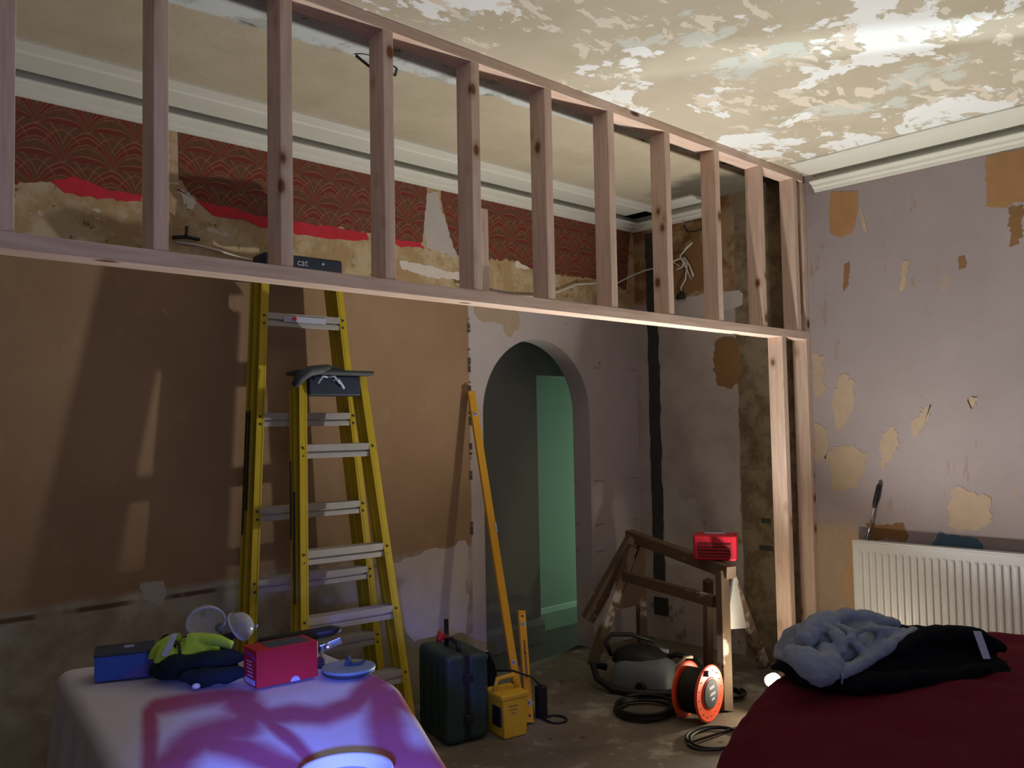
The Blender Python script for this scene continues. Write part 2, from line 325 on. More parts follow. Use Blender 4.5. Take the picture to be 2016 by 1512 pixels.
# ------------------------------------------------------------------ mesh helpers
class MB:
    def __init__(s): s.v = []; s.f = []
    def add(s, vs, fs):
        k = len(s.v); s.v += [tuple(p) for p in vs]; s.f += [tuple(k+i for i in f) for f in fs]; return s
    def box(s, c, d, rz=0.0):
        hx, hy, hz = d[0]/2, d[1]/2, d[2]/2; vs = []
        for sx in (-1, 1):
            for sy in (-1, 1):
                for sz in (-1, 1):
                    x, y = sx*hx, sy*hy
                    vs.append((c[0]+x*cos(rz)-y*sin(rz), c[1]+x*sin(rz)+y*cos(rz), c[2]+sz*hz))
        return s.add(vs, [(0,1,3,2),(4,6,7,5),(0,4,5,1),(2,3,7,6),(0,2,6,4),(1,5,7,3)])
    def bb(s, x0, x1, y0, y1, z0, z1): return s.box(((x0+x1)/2,(y0+y1)/2,(z0+z1)/2), (x1-x0,y1-y0,z1-z0))
    def bar(s, p, q, wd, dp, side=(1,0,0), wd2=None, dp2=None):
        p, q = Vector(p), Vector(q); d = (q-p).normalized(); sd = Vector(side); sd = (sd - d*sd.dot(d)).normalized(); n = d.cross(sd)
        vs = []
        for o, a, b in ((p, wd, dp), (q, wd2 or wd, dp2 or dp)):
            for i, j in ((-1,-1),(1,-1),(1,1),(-1,1)): vs.append(o + sd*(i*a/2) + n*(j*b/2))
        return s.add(vs, [(3,2,1,0),(4,5,6,7),(0,1,5,4),(1,2,6,5),(2,3,7,6),(3,0,4,7)])
    def tube(s, pts, r, n=8, cap=True):
        pts = [Vector(p) for p in pts]; rs = r if isinstance(r, (list, tuple)) else [r]*len(pts)
        vs = []; prev = None
        for i, p in enumerate(pts):
            t = (pts[min(i+1, len(pts)-1)] - pts[max(i-1, 0)]).normalized()
            if prev is None: prev = t.orthogonal().normalized()
            u = (prev - t*prev.dot(t));  u = u.normalized() if u.length > 1e-6 else t.orthogonal().normalized()
            prev = u; w_ = t.cross(u)
            for k in range(n):
                a = 2*pi*k/n; vs.append(p + (u*cos(a) + w_*sin(a))*rs[i])
        fs = []
        for i in range(len(pts)-1):
            for k in range(n):
                fs.append((i*n+k, i*n+(k+1)%n, (i+1)*n+(k+1)%n, (i+1)*n+k))
        if cap: fs += [tuple(range(n))[::-1], tuple((len(pts)-1)*n+k for k in range(n))]
        return s.add(vs, fs)
    def lathe(s, prof, c, axis=(0,0,1), n=28):
        ax = Vector(axis).normalized(); u = ax.orthogonal().normalized(); w_ = ax.cross(u); c = Vector(c); vs = []; fs = []
        for r, h in prof:
            for k in range(n):
                a = 2*pi*k/n; vs.append(c + ax*h + (u*cos(a)+w_*sin(a))*max(r, 1e-4))
        for i in range(len(prof)-1):
            for k in range(n): fs.append((i*n+k, i*n+(k+1)%n, (i+1)*n+(k+1)%n, (i+1)*n+k))
        fs += [tuple(range(n))[::-1], tuple((len(prof)-1)*n+k for k in range(n))]
        return s.add(vs, fs)
    def prism(s, pts, off):
        k = len(pts); off = Vector(off); a = [Vector(p) for p in pts]
        return s.add(a + [p+off for p in a], [tuple(range(k))[::-1], tuple(range(k, 2*k))] + [(i, (i+1)%k, k+(i+1)%k, k+i) for i in range(k)])
    def grid(s, f, nu, nv, closeu=False):
        vs = [f(i, j) for i in range(nu) for j in range(nv)]; fs = []
        for i in range(nu if closeu else nu-1):
            for j in range(nv-1):
                i2 = (i+1) % nu; fs.append((i*nv+j, i2*nv+j, i2*nv+j+1, i*nv+j+1))
        return s.add(vs, fs)
    def build(s, name, mat, parent=None, smooth=False, bevel=0.0, seg=2, recalc=True):
        me = bpy.data.meshes.new(name); off = Vector(parent.get('_w', (0,0,0))) if parent else Vector((0,0,0))
        me.from_pydata([tuple(Vector(p)-off) for p in s.v], [], s.f); me.update()
        if recalc:
            b = bmesh.new(); b.from_mesh(me); bmesh.ops.recalc_face_normals(b, faces=b.faces); b.to_mesh(me); b.free()
        o = bpy.data.objects.new(name, me); COL.objects.link(o)
        me.materials.append(MT[mat] if isinstance(mat, str) else mat)
        if parent: o.parent = parent
        if smooth:
            for p in me.polygons: p.use_smooth = True
        if bevel:
            m = o.modifiers.new('bevel', 'BEVEL'); m.width = bevel; m.segments = seg; m.limit_method = 'ANGLE'
            for p in me.polygons: p.use_smooth = True
            m2 = o.modifiers.new('wn', 'WEIGHTED_NORMAL')
        if parent is not None: o['_w'] = tuple(off)
        return o
def thing(name, label, cat, loc=(0,0,0), group=None):
    o = bpy.data.objects.new(name, None); COL.objects.link(o); o.location = loc; o['_w'] = tuple(loc)
    o.empty_display_size = 0.05
    o['label'] = label; o['category'] = cat
    if group: o['group'] = group
    return o
def tag(o, label, cat, group=None):
    o['label'] = label; o['category'] = cat
    if group: o['group'] = group
    return o
def struct(o): o['kind'] = 'structure'; return o
def rounded(poly, r, n=6):
    out = []; k = len(poly)
    for i in range(k):
        p0, p1, p2 = Vector(poly[i-1]), Vector(poly[i]), Vector(poly[(i+1)%k])
        a = (p0-p1); b = (p2-p1); ra = min(r, a.length*0.45, b.length*0.45)
        A = p1 + a.normalized()*ra; B = p1 + b.normalized()*ra
        for j in range(n+1):
            t = j/n; out.append((A*(1-t)**2 + p1*2*t*(1-t) + B*t*t))
    return out
def resample(pts, n):
    pts = [Vector(p) for p in pts]; seg = [(pts[(i+1)%len(pts)]-pts[i]).length for i in range(len(pts))]; L = sum(seg); out = []; i = 0; acc = 0
    for k in range(n):
        d = L*k/n
        while acc + seg[i] < d: acc += seg[i]; i += 1
        out.append(pts[i].lerp(pts[(i+1)%len(pts)], (d-acc)/max(seg[i], 1e-9)))
    return out
def jag(poly, n=40, amp=0.012, seed=1):
    rng = random.Random(seed); ps = resample([Vector((p[0], p[1])) for p in poly], n)
    return [(p.x + rng.uniform(-amp, amp), p.y + rng.uniform(-amp, amp)) for p in ps]
def text_mesh(name, txt, size, origin, xdir, ydir, mat, parent, depth=0.001, align='LEFT'):
    c = bpy.data.curves.new(name, 'FONT'); c.body = txt; c.size = size; c.extrude = depth; c.align_x = align
    t = bpy.data.objects.new(name+'_tmp', c); COL.objects.link(t)
    me = bpy.data.meshes.new_from_object(t); bpy.data.objects.remove(t)
    X = Vector(xdir).normalized(); Y = Vector(ydir).normalized(); Z = X.cross(Y); off = Vector(parent.get('_w', (0,0,0)))
    for v in me.vertices: v.co = Vector(origin) - off + X*v.co.x + Y*v.co.y + Z*v.co.z
    o = bpy.data.objects.new(name, me); COL.objects.link(o); o.parent = parent; me.materials.clear(); me.materials.append(MT[mat]); o['_w'] = tuple(off)
    return o

# ------------------------------------------------------------------ the setting
XL, XR, YF, YB, ZC, YP = -1.5, 5.17, -1.8, 4.10, 3.15, 2.68
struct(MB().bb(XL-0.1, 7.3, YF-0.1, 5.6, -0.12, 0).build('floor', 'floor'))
struct(MB().bb(XL-0.1, 7.3, YF-0.1, 5.6, ZC, ZC+0.12).build('ceiling', 'ceiling'))
# back wall with the arch
ax0, ax1, asp = 3.613, 4.622, 1.650; ar = (ax1-ax0)/2; acx = (ax0+ax1)/2
prof = [(XL-0.1, 0), (ax0, 0), (ax0, asp)] + [(acx - ar*cos(pi*i/28), asp + ar*sin(pi*i/28)) for i in range(1, 28)] + [(ax1, asp), (ax1, 0), (XR+0.1, 0)]
m = MB(); T = 0.16
for i in range(len(prof)-1):
    (xa, za), (xb, zb) = prof[i], prof[i+1]
    if abs(xb-xa) > 1e-5:
        m.add([(xa,YB,za),(xb,YB,zb),(xb,YB,ZC),(xa,YB,ZC)], [(0,1,2,3)])
        m.add([(xa,YB+T,za),(xb,YB+T,zb),(xb,YB+T,ZC),(xa,YB+T,ZC)], [(3,2,1,0)])
    m.add([(xa,YB,za),(xb,YB,zb),(xb,YB+T,zb),(xa,YB+T,za)], [(3,2,1,0)])
wall_back = struct(m.build('wall_back', 'wall_back', recalc=False))
# right wall with the curtained window out of the picture
m = MB()
m.bb(XR, XR+0.16, -0.25, YB, 0, ZC); m.bb(XR, XR+0.16, YF-0.1, -1.35, 0, ZC)
m.bb(XR, XR+0.16, -1.35, -0.25, 0, 0.95); m.bb(XR, XR+0.16, -1.35, -0.25, 2.25, ZC)
wall_right = struct(m.build('wall_right', 'wall_right'))
struct(MB().bb(XL-0.1, XL, YF-0.1, YB, 0, ZC).build('wall_left', 'plainwall'))
m = MB()   # front wall with the dusk window behind the camera
m.bb(XL, -0.8, YF-0.1, YF, 0, ZC); m.bb(1.0, XR, YF-0.1, YF, 0, ZC); m.bb(-0.8, 1.0, YF-0.1, YF, 0, 0.65); m.bb(-0.8, 1.0, YF-0.1, YF, 2.25, ZC)
struct(m.build('wall_front', 'plainwall'))
w1 = struct(MB().bb(-0.8, -0.74, YF-0.08, YF-0.02, 0.65, 2.25).bb(0.94, 1.0, YF-0.08, YF-0.02, 0.65, 2.25).bb(-0.8, 1.0, YF-0.08, YF-0.02, 0.65, 0.71).bb(-0.8, 1.0, YF-0.08, YF-0.02, 2.19, 2.25).bb(0.07, 0.13, YF-0.08, YF-0.02, 0.65, 2.25).build('window_1', 'white_paint'))
for xa, xb in ((-0.74, 0.07), (0.13, 0.94)): MB().bb(xa, xb, YF-0.055, YF-0.05, 0.71, 2.19).build('pane', 'glass', w1)
w2 = struct(MB().bb(XR+0.05, XR+0.1, -1.35, -1.29, 0.95, 2.25).bb(XR+0.05, XR+0.1, -0.31, -0.25, 0.95, 2.25).bb(XR+0.05, XR+0.1, -1.35, -0.25, 0.95, 1.01).bb(XR+0.05, XR+0.1, -1.35, -0.25, 2.19, 2.25).build('window_2', 'white_paint'))
for i, (ya, yb) in enumerate(((-1.75, -0.90), (-0.735, 0.25))):
    def cf(a, b, ya=ya, yb=yb):
        t = a/40; y = ya + (yb-ya)*t; return (XR-0.045 + 0.018*sin(t*44), y, 0.75 + (2.42-0.75)*b)
    cu = MB().grid(cf, 41, 2).build('curtain', 'curtain', smooth=True)
    cu.modifiers.new('solid', 'SOLIDIFY').thickness = 0.004
    tag(cu, ('dark curtain on the side of the window away from the radiator', 'dark curtain on the side of the window towards the radiator')[i], 'curtain')
    rd = None
# hall beyond the arch
m = MB(); m.bb(2.9, 4.515, 4.52, 4.75, 0, ZC); m.bb(4.515, 7.2, 4.52, 4.75, 1.945, ZC)
wall_hall = struct(m.build('wall_hall', 'hall_grey'))
struct(MB().bb(2.9, 7.2, 4.75, 4.87, 0, ZC).build('wall_recess', 'green_wall'))
struct(MB().bb(2.8, 2.9, YB+T, 4.87, 0, ZC).build('wall_hall_left', 'hall_grey'))
struct(MB().bb(7.2, 7.3, YB, 4.87, 0, ZC).build('wall_hall_right', 'hall_grey'))
struct(MB().bb(XR+0.1, 7.2, YB, YB+T, 0, ZC).build('wall_hall_front', 'hall_grey'))
bsp = [(0,0),(0.022,0),(0.022,0.13),(0.014,0.15),(0.008,0.165),(0,0.17)]
def base(name, x0, x1, y, mat): struct(MB().prism([(x0, y-d, z) for d, z in bsp], (x1-x0,0,0)).build(name, mat))
base('baseboard_hall', 2.9, 4.535, 4.52, 'hall_grey'); base('baseboard_recess', 4.515, 7.2, 4.75, 'green_wall')
d1 = struct(MB().bb(5.85, 5.89, 4.53, 4.56, 0, 1.945).bb(5.85, 5.89, 4.72, 4.75, 0, 1.945).bb(5.85, 5.89, 4.53, 4.75, 0, 0.1).bb(5.85, 5.89, 4.53, 4.75, 1.88, 1.945).build('hall_glow_frame', 'white_paint'))  # unseen door frame added to hold the green glow for the recess
MB().bb(5.86, 5.875, 4.56, 4.72, 0.1, 1.88).build('pane', 'hall_glow', d1)
# cornices
cp = [(0, 3.028), (0.014, 3.028), (0.020, 3.045), (0.040, 3.052), (0.046, 3.068), (0.070, 3.072), (0.078, 3.080), (0.078, 3.086), (0.026, 3.088), (0.026, 3.128), (0.235, 3.128), (0.245, 3.136), (0.33, 3.140), (0.33, 3.150), (0, 3.150)]
struct(MB().prism([(XL, YB-d, z) for d, z in cp], (XR-XL, 0, 0)).build('trim_1', 'cornice'))
struct(MB().prism([(XR-d, YF, z) for d, z in cp], (0, YP-0.06-YF, 0)).build('trim_2', 'cornice'))
cps = [(d*0.62, z) for d, z in cp]
struct(MB().prism([(XR-d, 3.42, z) for d, z in cps], (0, YB-3.42, 0)).build('trim_3', 'cornice'))

# ------------------------------------------------------------------ torn paper and bare plaster, lying on the walls
def on_back(poly, name, mat, seed, n=40, amp=0.012, th=0.0016):
    ps = jag(poly, n, amp, seed); return MB().prism([(a, YB, b) for a, b in ps], (0, -th, 0)).build(name, mat, wall_back)
def on_right(poly, name, mat, seed, n=36, amp=0.010, th=0.0016):
    ps = jag(poly, n, amp, seed); return MB().prism([(XR, a, b) for a, b in ps], (-th, 0, 0)).build(name, mat, wall_right)
on_right([(2.52,3.01),(2.34,2.98),(2.35,2.84),(2.38,2.74),(2.45,2.71),(2.53,2.74),(2.53,2.88)], 'plaster_patch', 'orange_plaster', 3, amp=0.006)
on_right([(1.62,3.02),(1.37,3.02),(1.38,2.71),(1.49,2.74),(1.54,2.71),(1.62,2.74)], 'plaster_patch', 'orange_plaster', 4, amp=0.008)
on_right([(2.62,1.33),(2.53,1.42),(2.40,1.41),(2.35,1.35),(2.38,1.22),(2.44,1.16),(2.56,1.13),(2.59,1.25)], 'plaster_patch', 'tan_plaster', 5, amp=0.014)
on_right([(2.25,1.49),(2.18,1.53),(2.15,1.44),(2.20,1.33),(2.26,1.28),(2.27,1.41)], 'plaster_patch', 'tan_plaster', 6, amp=0.012)
on_right([(2.09,1.55),(1.97,1.66),(1.98,1.57),(2.06,1.46)], 'plaster_patch', 'tan_plaster', 7, amp=0.012)
on_right([(1.89,1.09),(1.85,1.19),(1.77,1.16),(1.67,1.13),(1.67,0.99),(1.76,0.94),(1.90,0.95)], 'plaster_patch', 'tan_plaster', 8, amp=0.012)
on_right([(2.50,1.86),(2.42,1.83),(2.41,1.69),(2.47,1.56),(2.53,1.50),(2.57,1.66)], 'plaster_patch', 'tan_plaster', 9, amp=0.016)
on_right([(2.68,2.02),(2.60,1.98),(2.60,1.76),(2.67,1.70)], 'plaster_patch', 'tan_plaster', 10, amp=0.016)
on_right([(2.68,1.57),(2.59,1.50),(2.61,1.34),(2.68,1.32)], 'plaster_patch', 'tan_plaster', 11, amp=0.016)
on_right([(2.45,2.54),(2.41,2.55),(2.43,2.40),(2.46,2.37)], 'plaster_patch', 'brown_plaster', 12, amp=0.005)
on_right([(2.09,2.50),(2.05,2.51),(2.09,2.32),(2.12,2.33)], 'plaster_patch', 'tan_plaster', 13, amp=0.006)
on_right([(1.78,2.48),(1.75,2.48),(1.74,2.42),(1.78,2.41)], 'plaster_patch', 'brown_plaster', 14, amp=0.006)
on_right([(1.76,1.68),(1.71,1.69),(1.73,1.64),(1.76,1.62)], 'plaster_patch', 'tan_plaster', 15, amp=0.008)
on_right([(2.34,2.90),(2.31,2.80),(2.29,2.70),(2.32,2.73)], 'plaster_patch', 'tan_plaster', 16, amp=0.004)
on_right([(1.52,2.71),(1.44,2.72),(1.46,2.53),(1.51,2.48)], 'plaster_patch', 'brown_plaster', 17, amp=0.012)
on_right([(2.01,0.82),(1.95,0.92),(1.74,0.90),(1.71,0.85),(1.72,0.81)], 'plaster_patch', 'blue_paint', 18, amp=0.008)
on_right([(2.37,0.94),(2.14,0.96),(2.12,0.87),(2.35,0.85)], 'plaster_patch', 'brown_plaster', 19, amp=0.014)
on_right([(2.70,0.89),(2.58,0.93),(2.49,0.84),(2.49,0.69),(2.56,0.56),(2.50,0.41),(2.72,0.22)], 'plaster_patch', 'tan_plaster', 20, amp=0.014)
on_right([(3.40,2.14),(3.30,2.17),(3.21,2.15),(3.20,1.90),(3.28,1.79),(3.38,1.83),(3.42,1.97)], 'plaster_patch', 'brown_plaster', 21, amp=0.014)
on_right([(3.87,1.08),(3.77,1.12),(3.71,1.02),(3.59,1.02),(3.57,0.86),(3.48,0.76),(3.49,0.55),(3.89,0.55)], 'plaster_patch', 'grey_plaster', 22, amp=0.016)
on_right([(3.81,2.48),(3.63,2.48),(3.42,2.49),(3.17,2.47),(3.17,2.37),(3.82,2.30)], 'plaster_patch', 'grey_plaster', 23, amp=0.010)
on_right([(3.71,2.81),(3.49,2.84),(3.41,2.69),(3.43,2.51),(3.72,2.51)], 'plaster_patch', 'brown_plaster', 24, amp=0.014)
on_back([(3.54,2.42),(3.85,2.40),(3.95,2.32),(3.93,2.20),(3.84,2.16),(3.78,2.23),(3.58,2.25)], 'plaster_patch', 'tan_plaster', 60, amp=0.014)
on_back([(2.90,0.80),(3.19,0.85),(3.47,0.86),(3.46,0.33),(3.00,0.35),(2.89,0.60)], 'plaster_patch', 'grey_plaster', 61, amp=0.020)
on_back([(1.49,0.88),(1.60,0.88),(1.62,0.81),(1.59,0.76),(1.55,0.79),(1.51,0.81)], 'plaster_patch', 'grey_plaster', 62, amp=0.005)
on_back([(2.98,2.56),(3.14,2.55),(3.44,2.53),(3.44,2.49),(3.22,2.48),(2.99,2.51)], 'plaster_patch', 'whitepaper', 63, amp=0.008)
on_back([(3.92,2.66),(4.04,2.69),(4.04,2.62),(3.92,2.62)], 'plaster_patch', 'whitepaper', 64, amp=0.006)
on_back([(2.41,1.16),(2.47,1.16),(2.48,1.12),(2.41,1.12)], 'plaster_patch', 'grey_plaster', 65, amp=0.006)
def paper(edge, ztop, name, mat, seed, th, amp=0.010):
    """a strip of paper with a torn lower edge; its upper edge is tucked behind the cornice"""
    rng = random.Random(seed); low = []
    for i in range(len(edge)-1):
        (a, b), (c, d) = edge[i], edge[i+1]; k = max(2, int(hypot(c-a, d-b)/0.018))
        for j in range(k): t = j/k; low.append((a+(c-a)*t + rng.uniform(-amp, amp)*0.5, b+(d-b)*t + rng.uniform(-amp, amp)))
    low.append(edge[-1]); ps = low + [(edge[-1][0], ztop), (edge[0][0], ztop)]
    m = MB(); n = len(low)
    m.prism([(a, YB, b) for a, b in ps], (0, -th, 0))
    return m.build(name, mat, wall_back)
paper([(0.80,2.68),(0.97,2.65),(1.09,2.68),(1.21,2.68),(1.35,2.68),(1.50,2.68)], 3.035, 'wallpaper', 'paper', 1, 0.0018)
paper([(1.67,2.82),(1.72,2.74),(1.78,2.70),(1.90,2.68),(2.14,2.67),(2.33,2.68),(2.55,2.69),(2.77,2.69),(2.96,2.66),(3.15,2.68),(3.17,2.83),(3.19,2.99)], 3.035, 'wallpaper', 'paper', 2, 0.0018)
paper([(3.30,2.97),(3.34,2.83),(3.39,2.68),(3.42,2.65),(3.63,2.64),(3.90,2.67),(4.06,2.63),(4.34,2.62),(4.74,2.63),(5.07,2.58),(5.13,2.98)], 3.035, 'wallpaper', 'paper', 3, 0.0018)
on_back([(1.11,2.68),(1.21,2.72),(1.35,2.69),(1.50,2.69),(1.50,2.66),(1.32,2.64),(1.15,2.64)], 'torn_lining', 'redlining', 80, amp=0.007, th=0.0026)
on_back([(1.76,2.71),(1.90,2.70),(2.14,2.68),(2.36,2.68),(2.77,2.69),(2.77,2.64),(2.42,2.62),(2.15,2.62),(1.98,2.65),(1.85,2.64)], 'torn_lining', 'redlining', 81, amp=0.007, th=0.0026)
on_back([(2.82,2.68),(3.14,2.68),(3.17,2.65),(2.99,2.64)], 'torn_lining', 'redlining', 82, amp=0.007, th=0.0026)
on_back([(1.67,2.75),(1.71,2.74),(1.76,2.71),(1.74,2.66),(1.72,2.65)], 'torn_lining', 'whitepaper', 90, amp=0.008, th=0.0022)
on_back([(3.18,3.00),(3.27,3.01),(3.30,2.89),(3.40,2.71),(3.42,2.63),(3.18,2.65),(3.16,2.80)], 'plaster_patch', 'grey_plaster', 91, amp=0.012, th=0.0014)


# ------------------------------------------------------------------ stud partition
ZB0, ZB1, ZT0, ZT1 = 2.087, 2.137, 3.103, 3.150
part = thing('stud_partition', 'bare pine stud partition frame hung below the ceiling, open underneath', 'partition', (4.82, YP+0.05, 0))
DP = 0.098; SW = 0.047
MB().bb(XL, 5.13, YP, YP+DP, ZT0, ZT1-0.001).build('top_plate', 'pinex', part, bevel=0.002)
MB().bb(XL, 5.125, YP, YP+DP, ZB0, ZB1).build('bottom_plate', 'pinex', part, bevel=0.002)
for i, x in enumerate((-0.72, -0.28, 0.15, 0.585, 1.016, 1.45, 1.884, 2.326, 2.765, 3.205, 3.663, 4.126, 4.593, 5.0)):
    MB().bb(x, x+SW, YP+0.001, YP+DP-0.001, ZB1, ZT0).build('stud', 'pine', part, bevel=0.002)
MB().bb(4.80, 4.85, YP, YP+DP, 0, ZB0).build('post', 'pine', part, bevel=0.002)
MB().bb(5.12, 5.168, YP+0.01, YP+DP+0.01, 0, ZT0).build('wall_stud', 'pine', part, bevel=0.002)
MB().bb(2.376, 2.42, YP+0.012, YP+DP-0.01, ZB1, 2.49).build('packing_stud', 'pine', part, bevel=0.002)
MB().bb(5.085, 5.118, YP+0.03, YP+0.07, 2.26, 2.83).build('gap_shade', 'brown_plaster', part, bevel=0.002)  # brown strip standing in for the shaded gap beside the wall stud

# ------------------------------------------------------------------ work lamp by the post
t = thing('work_lamp', 'small lit work lamp standing on the floor by the pine post', 'lamp', (BULB[0], BULB[1], 0))
MB().lathe([(0.055, 0), (0.055, 0.012), (0.02, 0.018), (0.014, 0.03), (0.014, BULB[2]-0.05)], (BULB[0], BULB[1], 0), n=20).build('base', 'black', t, smooth=True)
MB().lathe([(0.012, -0.06), (0.03, -0.05), (0.046, -0.02), (0.05, -0.012), (0.047, -0.013), (0.03, -0.042), (0.01, -0.05)], BULB, WN, 24).build('reflector', 'steel', t, smooth=True)
MB().lathe([(R_BULB*sin(pi*i/14)+0.0002, -R_BULB*cos(pi*i/14)) for i in range(15)], BULB, n=24).build('bulb', 'bulb', t, smooth=True)
MB().tube([(BULB[0]+0.05, BULB[1], 0.008), (BULB[0]+0.2, BULB[1]-0.03, 0.006), (BULB[0]+0.38, BULB[1]+0.04, 0.006), (4.74, 2.64, 0.05), (4.785, 2.665, 0.22)], 0.005, 6).build('cable', 'cable_black', t, smooth=True)

# ------------------------------------------------------------------ step ladders
def ladder(root, FL, FR, TL, TR, steps, rail='yellow', dp=0.075, rear=0.055, rdp=0.045, rfoot=0.10, bolts=True):
    FL, FR, TL, TR = map(Vector, (FL, FR, TL, TR))
    for a, b, s in ((FL, TL, -1), (FR, TR, 1)):
        sd = (FR-FL).normalized(); d = (b-a).normalized(); n = d.cross((sd - d*sd.dot(d)).normalized())
        m = MB()
        m.bar(a + n*dp/2, b + n*dp/2, 0.007, dp, sd)                                # web
        m.bar(a + sd*s*0.010 + n*0.004, b + sd*s*0.010 + n*0.004, 0.040, 0.008, sd)  # front flange
        m.bar(a + sd*s*0.010 + n*(dp-0.004), b + sd*s*0.010 + n*(dp-0.004), 0.040, 0.008, sd)
        m.build('rail', rail, root, bevel=0.0015)
        o = n*(dp + rear); a2 = a + o + n*rfoot; b2 = b + o - d*0.06
        m = MB(); m.bar(a2, b2, 0.006, rdp, sd); m.bar(a2 + sd*s*0.014 - n*rdp*0.45, b2 + sd*s*0.014 - n*rdp*0.45, 0.03, 0.006, sd); m.bar(a2 + sd*s*0.014 + n*rdp*0.45, b2 + sd*s*0.014 + n*rdp*0.45, 0.03, 0.006, sd)
        m.build('rear_leg', rail, root, bevel=0.0015)
        MB().bar(a + n*dp/2, a + n*dp/2 + d*0.05, 0.055, dp+0.012, sd).build('foot', 'black', root, bevel=0.004)
    for z in steps:
        ta = z/TL.z; L = FL.lerp(TL, ta); R = FR.lerp(TR, ta); sd = (R-L).normalized(); n = Vector((0,0,1)).cross(sd)
        m = MB(); up_ = Vector((0,0,1))
        m.bar(L + n*0.040 - up_*0.012, R + n*0.040 - up_*0.012, 0.024, 0.074, up_)
        m.bar(L + n*0.006 - up_*0.014, R + n*0.006 - up_*0.014, 0.032, 0.012, up_)
        m.bar(L + n*0.010 - up_*0.052, R + n*0.010 - up_*0.052, 0.024, 0.014, up_)
        m.bar(L + n*0.016 - up_*0.034, R + n*0.016 - up_*0.034, 0.02, 0.008, up_)
        for k in range(4):
            m.bar(L + n*(0.016+0.016*k) + up_*0.001, R + n*(0.016+0.016*k) + up_*0.001, 0.004, 0.006, up_)
        st = m.build('step', 'alu', root, bevel=0.0015)
        if bolts:
            for P, s in ((L, -1), (R, 1)):
                for dz in (-0.014, -0.052):
                    MB().lathe([(0.007, 0), (0.006, 0.004), (0.002, 0.005)], P + sd*s*0.012 + up_*dz, -n, 8).build('bolt', 'disc_dark', st)
# tall ladder
FL, FR, TL, TR = (1.905, 3.84, 0), (2.63, 3.78, 0), (2.03, 3.885, 2.385), (2.402, 3.865, 2.385)
lad = thing('step_ladder', 'taller yellow step ladder with navy top cap, folded behind the shorter one', 'ladder', (2.27, 3.81, 0))
ladder(lad, FL, FR, TL, TR, (2.15, 1.655, 1.20, 0.86, 0.52, 0.21), dp=0.085, rear=0.035, rdp=0.055, rfoot=0.0)
sd = (Vector(TR)-Vector(TL)).normalized(); nn = Vector((0,0,1)).cross(sd); c = (Vector(TL)+Vector(TR))/2 + nn*0.05 + Vector((0,0,0.02))
cap = MB().bar(c - sd*0.215, c + sd*0.215, 0.088, 0.15, (0,0,1)).build('top_cap', 'navy', lad, bevel=0.016, seg=3)
text_mesh('lettering', 'cat', 0.05, c - sd*0.045 - nn*0.0765 - Vector((0,0,0.008)), sd, (0,0,1), 'label', cap)
MB().lathe([(0.007, 0), (0.007, 0.003)], c - nn*0.075 + sd*0.10 + Vector((0,0,0.012)), -nn, 10).build('rivet', 'label', cap)
a = Vector(FL).lerp(Vector(TL), 2.125/2.385); b = Vector(FR).lerp(Vector(TR), 2.125/2.385)
MB().bar(a.lerp(b, 0.22) - nn*0.002, a.lerp(b, 0.78) - nn*0.002, 0.03, 0.003, (0,0,1)).build('step_label', 'label', lad)
MB().lathe([(0.012, 0), (0.012, 0.001)], a.lerp(b, 0.36) - nn*0.004 + Vector((0,0,0.004)), -nn, 14).build('step_label_dot', 'redplastic', lad)
def side_strip(root, A, B, t0, t1, wd, mat, name, out=0.006, back=0.036):
    A, B = Vector(A), Vector(B); d = (B-A).normalized(); s_ = sd; n_ = d.cross(s_)
    p = A.lerp(B, t0) - s_*out + n_*back; q = A.lerp(B, t1) - s_*out + n_*back
    return MB().bar(p, q, 0.004, wd, s_).build(name, mat, root, bevel=0.001)
side_strip(lad, FL, TL, 0.30, 0.42, 0.03, 'label', 'side_label'); side_strip(lad, FL, TL, 0.17, 0.28, 0.03, 'label', 'side_label')
side_strip(lad, FL, TL, 0.72, 0.86, 0.02, 'disc_dark', 'side_label')
side_strip(lad, FL, TL, 0.50, 0.70, 0.022, 'black', 'spreader', 0.045, 0.05); side_strip(lad, FL, TL, 0.45, 0.70, 0.016, 'black', 'spreader', 0.045, 0.085)
# shorter ladder
FL2, FR2, TL2, TR2 = (2.03, 3.53, 0), (2.58, 3.47, 0), (2.112, 3.68, 1.835), (2.412, 3.655, 1.835)
lad2 = thing('step_ladder', 'shorter yellow step ladder with dusty dark top tray, standing in front of the taller one', 'ladder', (2.30, 3.50, 0))
ladder(lad2, FL2, FR2, TL2, TR2, (1.50, 1.005, 0.70, 0.39), rear=0.02, rdp=0.045, rfoot=0.0)
sd = (Vector(TR2)-Vector(TL2)).normalized(); nn = Vector((0,0,1)).cross(sd); c = (Vector(TL2)+Vector(TR2))/2 + nn*0.03
cap = MB().bar(c - sd*0.20 + Vector((0,0,0.012)), c + sd*0.20 + Vector((0,0,0.012)), 0.024, 0.17, (0,0,1)).build('top_tray', 'cap_dusty', lad2, bevel=0.010, seg=3)
MB().bar(c - sd*0.14 - Vector((0,0,0.05)), c + sd*0.14 - Vector((0,0,0.05)), 0.10, 0.10, (0,0,1)).build('tray_skirt', 'navy', lad2, bevel=0.01)
MB().tube([c - sd*0.21 - nn*0.05 - Vector((0,0,0.05)), c - sd*0.20 - nn*0.09 - Vector((0,0,0.015)), c - sd*0.15 - nn*0.085 + Vector((0,0,0.015)), c - sd*0.05 - nn*0.06 + Vector((0,0,0.03)), c + sd*0.05 - nn*0.02 + Vector((0,0,0.028))], [0.018, 0.026, 0.026, 0.022, 0.012], 8).build('tray_rim', 'cap_dusty', lad2, smooth=True)
